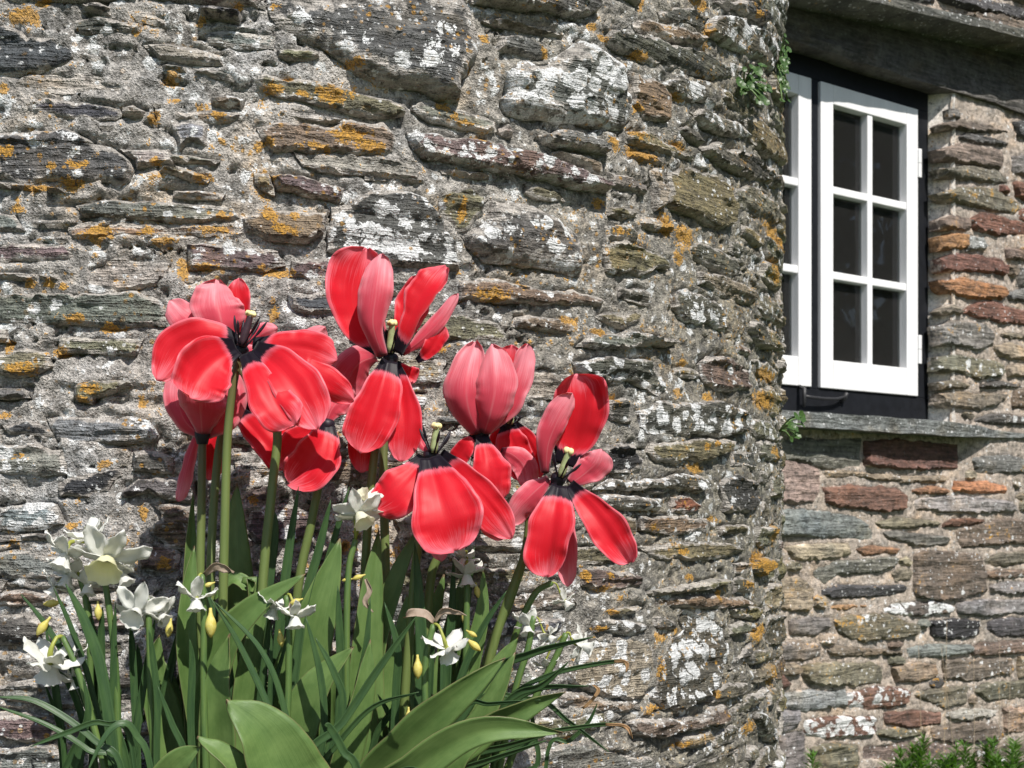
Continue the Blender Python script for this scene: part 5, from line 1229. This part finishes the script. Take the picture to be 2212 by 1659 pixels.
# strap leaves: (daffodil, depth, px mid line, half width px, roll)
STRAPS = [
    ('a5', .80, [(330, 1700), (292, 1585), (262, 1562), (226, 1592), (186, 1672)], 8, 20), ('a5', .80, [(270, 1700), (205, 1600), (85, 1518), (-10, 1504)], 8, 10),
    ('a5', .82, [(260, 1690), (190, 1620), (100, 1565), (-10, 1524)], 7, 25), ('a5', .80, [(290, 1640), (225, 1562), (145, 1582), (62, 1614)], 7, -20),
    ('a1', .84, [(230, 1700), (170, 1480), (105, 1360), (45, 1282)], 8, 20), ('a1', .84, [(240, 1700), (195, 1480), (155, 1360), (116, 1268)], 7, 10),
    ('a1', .82, [(250, 1700), (220, 1460), (185, 1350), (142, 1260)], 14, 15), ('a2', .86, [(230, 1700), (220, 1480), (218, 1380), (222, 1310)], 10, 0),
    ('a2', .85, [(210, 1700), (180, 1560), (150, 1480), (115, 1440)], 9, 10), ('a3', .83, [(340, 1700), (340, 1520), (330, 1420), (322, 1360)], 8, 0),
    ('a3', .86, [(300, 1700), (290, 1500), (285, 1400), (282, 1350)], 9, 10), ('a3', .85, [(280, 1700), (250, 1560), (245, 1430), (250, 1300)], 9, 0),
    ('a2', .88, [(200, 1700), (210, 1500), (196, 1380), (195, 1300)], 10, 20), ('a4', .82, [(420, 1720), (412, 1560), (415, 1440), (410, 1380)], 9, 0),
    ('a6', .88, [(580, 1700), (600, 1400), (622, 1200), (645, 1050)], 12, 0), ('a6', .89, [(560, 1700), (570, 1350), (590, 1150), (578, 1080)], 14, 5),
    ('a6', .87, [(620, 1700), (650, 1350), (690, 1180), (715, 1078)], 11, 0), ('a6', .88, [(640, 1700), (675, 1350), (720, 1170), (755, 1050)], 9, 0),
    ('a4', .80, [(620, 1720), (590, 1560), (520, 1400), (455, 1290)], 9, 30), ('a6', .80, [(640, 1720), (610, 1520), (560, 1400), (465, 1300)], 8, 30),
     ('a7', .86, [(730, 1700), (735, 1450), (732, 1350), (730, 1265)], 10, 0),
    ('a7', .85, [(740, 1700), (770, 1500), (790, 1400), (800, 1290)], 9, 0), ('a7', .80, [(640, 1700), (740, 1560), (820, 1440), (900, 1330)], 10, 0),
    ('a7', .80, [(700, 1700), (740, 1530), (720, 1450), (680, 1375)], 9, 0), ('a8', .80, [(620, 1720), (700, 1640), (800, 1530), (905, 1495)], 7, 15),
    ('a8', .79, [(780, 1720), (740, 1620), (712, 1572), (702, 1566)], 10, 0), ('a8', .86, [(850, 1700), (855, 1500), (858, 1400), (830, 1300)], 10, 0),
    ('a9', .93, [(960, 1700), (965, 1450), (975, 1330), (980, 1200)], 11, 0), ('a9', .94, [(985, 1700), (990, 1450), (1005, 1330), (1025, 1180)], 10, 0),
    ('a8', .88, [(900, 1700), (910, 1450), (905, 1300), (895, 1170)], 14, 0), ('a9', .9, [(940, 1700), (990, 1480), (1040, 1360), (1095, 1275)], 9, 0),
    ('b2', .88, [(940, 1700), (1050, 1470), (1150, 1410), (1282, 1376)], 11, 20), ('b2', .88, [(960, 1720), (1090, 1520), (1170, 1480), (1228, 1430)], 9, 20),
    ('b2', .90, [(930, 1720), (1060, 1560), (1150, 1490), (1272, 1482)], 9, 20), ('b3', .90, [(960, 1720), (1080, 1530), (1180, 1460), (1330, 1428), (1352, 1440)], 6, 15),
    ('b3', .88, [(820, 1760), (950, 1620), (1120, 1590), (1310, 1564), (1364, 1580)], 6, 20), ('b3', .92, [(1000, 1560), (1150, 1510), (1230, 1560), (1315, 1625)], 6, 15),
    ('b1', .90, [(900, 1740), (1000, 1640), (1100, 1610), (1200, 1580)], 9, 20), ('b1', .84, [(840, 1720), (940, 1680), (1060, 1640), (1180, 1600)], 9, 25),
    ('b2', .92, [(980, 1720), (1150, 1600), (1150, 1560), (1145, 1520)], 6, 0), ('b1', .93, [(1100, 1720), (1160, 1650), (1150, 1580), (1128, 1540)], 6, 0),
    ('b2', .86, [(880, 1700), (1000, 1530), (1060, 1520), (1168, 1512)], 6, 20), ('b3', .95, [(1180, 1640), (1230, 1600), (1270, 1560), (1290, 1520)], 5, 10),
    ('a1', .88, [(270, 1700), (300, 1540), (300, 1440), (296, 1390)], 9, 0), ('a3', .80, [(380, 1760), (400, 1640), (370, 1560), (340, 1480)], 8, 0),
    ('a8', .79, [(820, 1760), (830, 1690), (880, 1660), (930, 1672)], 7, 20), ('a7', .82, [(690, 1720), (700, 1560), (690, 1450), (660, 1330)], 9, 0),
    ('a4', .86, [(480, 1700), (500, 1500), (480, 1380), (440, 1260)], 8, 0), ('a1', .86, [(170, 1700), (200, 1560), (240, 1480), (250, 1420)], 9, 0),
    ('a2', .83, [(150, 1760), (170, 1620), (190, 1540), (180, 1460)], 9, 0), ('a5', .84, [(120, 1760), (150, 1640), (180, 1580), (190, 1520)], 8, 0),
]
rz = random.Random(21)
DK = list(DAF)
for i in range(34):
    k = rz.choice(DK); bx = rz.choice([rz.uniform(140, 420), rz.uniform(420, 820), rz.uniform(760, 1040)]); top = rz.uniform(1290, 1520); d = rz.uniform(.85, .925); lean = rz.uniform(-90, 90)
    STRAPS.append((k, d, [(bx, 1720), (bx+lean*.2, 1600), (bx+lean*.55, (1600+top)/2), (bx+lean, top)], rz.uniform(6, 10), rz.uniform(-30, 30)))
for i, (k, d, pts, W, roll) in enumerate(STRAPS):
    L = [P(x, y, d-.004*j) for j, (x, y) in enumerate(pts)]
    if L[0].z > GZ+.005: L = [Vector((L[0].x*.98, L[0].y+.01, GZ-.005))]+L
    blade('leaf', L, Mpx(W*.95, d), M_DLEAF, DAF[k], prof_strap, [roll-20, roll+20], .7, 26, 5, .0008, seed=800+i)
for (k, d, pts) in (('b3', .88, [(1308, 1564), (1340, 1566), (1356, 1574), (1366, 1596)]), ('b3', .90, [(1326, 1428), (1345, 1428), (1354, 1436), (1352, 1452)]), ('b1', .93, [(1258, 1530), (1280, 1510), (1292, 1490), (1278, 1478)])):
    blade('leaf', [P(x, y, d-.019) for x, y in pts], Mpx(4, d), M_DTIP, DAF[k], prof_strap, 20, .8, 12, 4, .0008, ruff=.3, seed=4)

# raised bed that the bulbs grow in
n_ = 60; A_, B_ = np.meshgrid(np.linspace(-1.2, .42, n_), np.linspace(.45, 1.2, n_//2))
Zb = GZ+.008*fbm(np.c_[A_.ravel()*20, B_.ravel()*20, np.zeros(A_.size)], 4, 3)
I_ = np.arange(A_.size).reshape(A_.shape)
fb = meshobj('flower_bed', np.c_[A_.ravel(), B_.ravel(), Zb], np.stack([I_[:-1, :-1], I_[:-1, 1:], I_[1:, 1:], I_[1:, :-1]], -1).reshape(-1, 4), M_SOIL)
fb['kind'] = 'structure'; fb['label'] = 'dark soil of the raised flower bed under the bulbs'
bmx = bmesh.new(); bmesh.ops.create_cube(bmx, size=1)
for v in bmx.verts: v.co = Vector((-.39+v.co.x*1.66, .82+v.co.y*.78, (GZ-.03)/2+v.co.z*(GZ-.03)))
me = bpy.data.meshes.new('bed_terrace'); bmx.to_mesh(me); bmx.free(); me.materials.append(M_SOIL)
bt = bpy.data.objects.new('bed_terrace', me); COL.objects.link(bt); bt['kind'] = 'structure'; bt['label'] = 'earth bank holding the raised flower bed'

# ------------------------------------------------------------------ small plants rooted in the walls
def round_leaf(name, parent, c, nrm, r, stemto, seed):
    rs = random.Random(seed); n = nrm.normalized(); s1 = n.orthogonal().normalized(); s2 = n.cross(s1); V = [c-n*r*.22]; F = []; UV = [(.5, .5)]
    m = 14
    for ring in (1, 2):
        for k in range(m):
            an = 2*math.pi*k/m+seed; rr = r*ring/2*(1+(.10*math.cos(an*7) if ring == 2 else 0)+rs.uniform(-.05, .05)); V.append(c+(s1*math.cos(an)+s2*math.sin(an))*rr-n*r*(.16 if ring == 1 else .0)+n*rs.uniform(-.06, .06)*r); UV.append((.5+.5*math.cos(an)*ring/2, .5+.5*math.sin(an)*ring/2))
    for k in range(m):
        F.append((0, 1+k, 1+(k+1) % m)); F.append((1+k, 1+m+k, 1+m+(k+1) % m, 1+(k+1) % m))
    lf = meshobj(name, V, F, M_WLEAF, parent, uv=UV)
    tube('leaf_stalk', smooth_line([stemto, stemto.lerp(c, .5)+Vector((0, 0, .004)), c-n*r*.2], 4), [.0011]*5, M_DSTEM, lf, 5)
def wall_plant(label, x, y, rx, ry, n, rp, seed, h=.02, lean=(0, -1, .4)):
    s_, z_ = near_inv(x, y); rt = Vector(near_surf(np.array([s_]), np.array([z_]), np.array([.0]))[0])
    nr = Vector(near_surf(np.array([s_]), np.array([z_]), np.array([1.0]))[0])-rt
    p = empty('pennywort', tuple(rt), label, 'wall plant', 'small green plants rooted in the near wall'); rs = random.Random(seed)
    for k in range(n):
        a, b = rs.gauss(0, .5), rs.gauss(0, .5); a = max(-1, min(1, a)); b = max(-1, min(1, b))
        sx, zx = near_inv(x+a*rx, y+b*ry); q = Vector(near_surf(np.array([sx]), np.array([zx]), np.array([rs.uniform(.008, h)]))[0])
        nn = nr*.7+Vector(lean)*.6+Vector((rs.uniform(-.5, .5), rs.uniform(-.4, .2), rs.uniform(-.2, .7)))
        round_leaf('leaf', p, q, nn, Mpx(rp*rs.uniform(.55, 1.15), q.y), rt+nr*.002, seed*40+k)
wall_plant('clump of pennywort with one large pale leaf, on the face of the wall', 1602, 192, 30, 46, 34, 11, 1)
wall_plant('trailing pennywort hanging at the corner of the wall beside the window', 1674, 150, 12, 70, 36, 8.5, 2, .014)
wall_plant('tiny sprig at the wall corner just under the window sill', 1680, 930, 14, 30, 9, 13, 3, .03)

# ------------------------------------------------------------------ green shoots at the foot of the cottage wall
def shoot(root, hgt, lean, seed, label):
    rs = random.Random(seed)
    p = empty('leafy_shoot', tuple(root), label, 'shoot', 'green shoots at the foot of the cottage wall')
    top = root+Vector((lean[0], lean[1], hgt)); line = smooth_line([root-Vector((0, 0, .02)), root.lerp(top, .5)+Vector((rs.uniform(-.01, .01), 0, .01)), top], 10)
    tube('stem', line, [.003-.0002*i for i in range(11)], M_SHOOT, p, 5)
    n = int(hgt*560); V = []; F = []; UV = []
    for k in range(n):
        u = .25+.75*k/n; c = crom(line, u); an = rs.uniform(0, 6.283); up = rs.uniform(.5, 1.2)
        dr = Vector((math.cos(an), math.sin(an), up)).normalized(); sd = dr.cross(Vector((0, 0, 1))).normalized(); L = rs.uniform(.035, .065)*(1.25-.6*u); w = L*.09
        nrm = sd.cross(dr)
        b = len(V); V += [c, c+dr*L*.45+sd*w, c+dr*L+Vector((0, 0, -.004)), c+dr*L*.45-sd*w, c+dr*L*.45-nrm*w*.5]; UV += [(.5, 0), (1, .5), (.5, 1), (0, .5), (.5, .5)]
        F += [(b, b+1, b+4), (b+1, b+2, b+4), (b+2, b+3, b+4), (b+3, b, b+4)]
    meshobj('foliage', V, F, M_SHOOT, p, uv=UV)['kind'] = 'stuff'
rs = random.Random(3)
SH = [(1752, 1622), (1905, 1640), (1922, 1612), (1938, 1636), (1955, 1642), (1968, 1606), (1984, 1588), (1996, 1630), (2010, 1618), (2022, 1642), (2040, 1606), (2052, 1634), (2066, 1622), (2080, 1640), (2092, 1598), (2108, 1626), (2126, 1592), (2140, 1632), (2152, 1606), (2168, 1600), (2182, 1634), (2196, 1588), (2208, 1604)]
NTH = ['lone', 'second', 'third', 'fourth', 'fifth', 'sixth', 'seventh', 'eighth', 'ninth', 'tenth', 'eleventh', 'twelfth', 'thirteenth', 'fourteenth', 'fifteenth', 'sixteenth', 'seventeenth', 'eighteenth', 'nineteenth', 'twentieth', 'twenty-first', 'twenty-second', 'last']
for i, (x, y) in enumerate(sorted(SH)):
    h = rs.uniform(.12, .34); a, z = far_inv(x, y+8, h)
    root = Vector(far_surf(np.array([a]), np.array([0.0]), np.array([h]))[0])
    shoot(root, max(.08, z), (rs.uniform(-.04, .04), rs.uniform(-.03, .03)), 60+i, ('lone feathery green shoot below the white lichened stone' if i == 0 else 'feathery green shoot at the wall foot, %s from the rounded wall' % NTH[i]))
for i, (x0, x1, y1) in enumerate(((1990, 2000, 1380), (2030, 2062, 1340), (2075, 2050, 1400), (2100, 2120, 1420), (2150, 2176, 1390), (2165, 2200, 1440))):
    h = .16+.01*i; a, z = far_inv(x0, 1640, h); a2, z2 = far_inv(x1, y1, h)
    rt = Vector(far_surf(np.array([a]), np.array([.0]), np.array([h]))[0]); tp = Vector(far_surf(np.array([a2]), np.array([z2]), np.array([h-.03]))[0])
    o = tube('grass_stalk', smooth_line([rt, rt.lerp(tp, .5)+Vector((.004, 0, .01)), tp], 10), [.0011-.00006*k for k in range(11)], M_STRAW, None, 5)
    setp(o, 'dry straw coloured grass stalk before the cottage wall, %s from its left' % ['first', 'second', 'third', 'fourth', 'fifth', 'sixth'][i], 'grass stalk', 'dry grass stalks')

# ------------------------------------------------------------------ across the yard: what the window panes mirror
barn = empty('outbuilding', (9.5, 1.0, 0), 'stone outbuilding with slate roof across the yard, mirrored in the lowest window pane', 'building')
def gable(x0, x1, ya, yb, ym, ze, zr, parent):
    V = [(x0, ya, -.1), (x0, yb, -.1), (x0, yb, ze), (x0, ym, zr), (x0, ya, ze), (x1, ya, -.1), (x1, yb, -.1), (x1, yb, ze), (x1, ym, zr), (x1, ya, ze)]
    F = [(0, 4, 3, 2, 1), (5, 6, 7, 8, 9), (1, 2, 7, 6), (0, 5, 9, 4)]
    meshobj('wall', V, F, M_MORTAR2, parent, smooth=False)
    for sgn, y0 in ((1, yb), (-1, ya)):
        n = 9
        for i in range(n):
            f0, f1 = i/n, (i+1.25)/n; yy = lambda f: ym+(y0-ym)*f*1.06; zz = lambda f: zr+(ze-zr)*f*1.06
            k = .02+.012*(i % 2)
            Q = [(x0-.15, yy(f0), zz(f0)+.02), (x1+.15, yy(f0), zz(f0)+.02), (x1+.15, yy(f1), zz(f1)+.045), (x0-.15, yy(f1), zz(f1)+.045)]
            Q += [(a, b, c-.02) for a, b, c in Q]
            meshobj('slate_course', Q, [(0, 1, 2, 3), (4, 7, 6, 5), (0, 4, 5, 1), (1, 5, 6, 2), (2, 6, 7, 3), (3, 7, 4, 0)], M_SLATE, parent, smooth=False)
M_SLATE = simple('roof_slate', (.12, .125, .13), .6, .4, .4, 9)
gable(8.0, 11.5, -.95, 2.95, 1.0, 2.7, 4.0, barn)
rs = random.Random(8); V = []; F = []; UV = []
for k in range(9000):
    c = Vector((rs.uniform(12.5, 16), rs.uniform(-9, 9), 0)); top = 7.5+1.2*math.sin(c.y*.9)+.7*math.sin(c.y*2.3+1)
    c.z = top*rs.random()**.8; d1 = Vector((rs.gauss(0, 1), rs.gauss(0, 1), rs.gauss(0, .6))).normalized(); d2 = d1.orthogonal().normalized(); L = rs.uniform(.22, .5)
    b = len(V); V += [c-d1*L, c+d2*L*.45, c+d1*L, c-d2*L*.45]; UV += [(.5, 0), (1, .5), (.5, 1), (0, .5)]; F.append((b, b+1, b+2, b+3))
hd = meshobj('hedge', V, F, M_DLEAF, uv=UV); setp(hd, 'tall dark hedge behind the outbuilding, mirrored in the panes', 'hedge', kind='stuff')
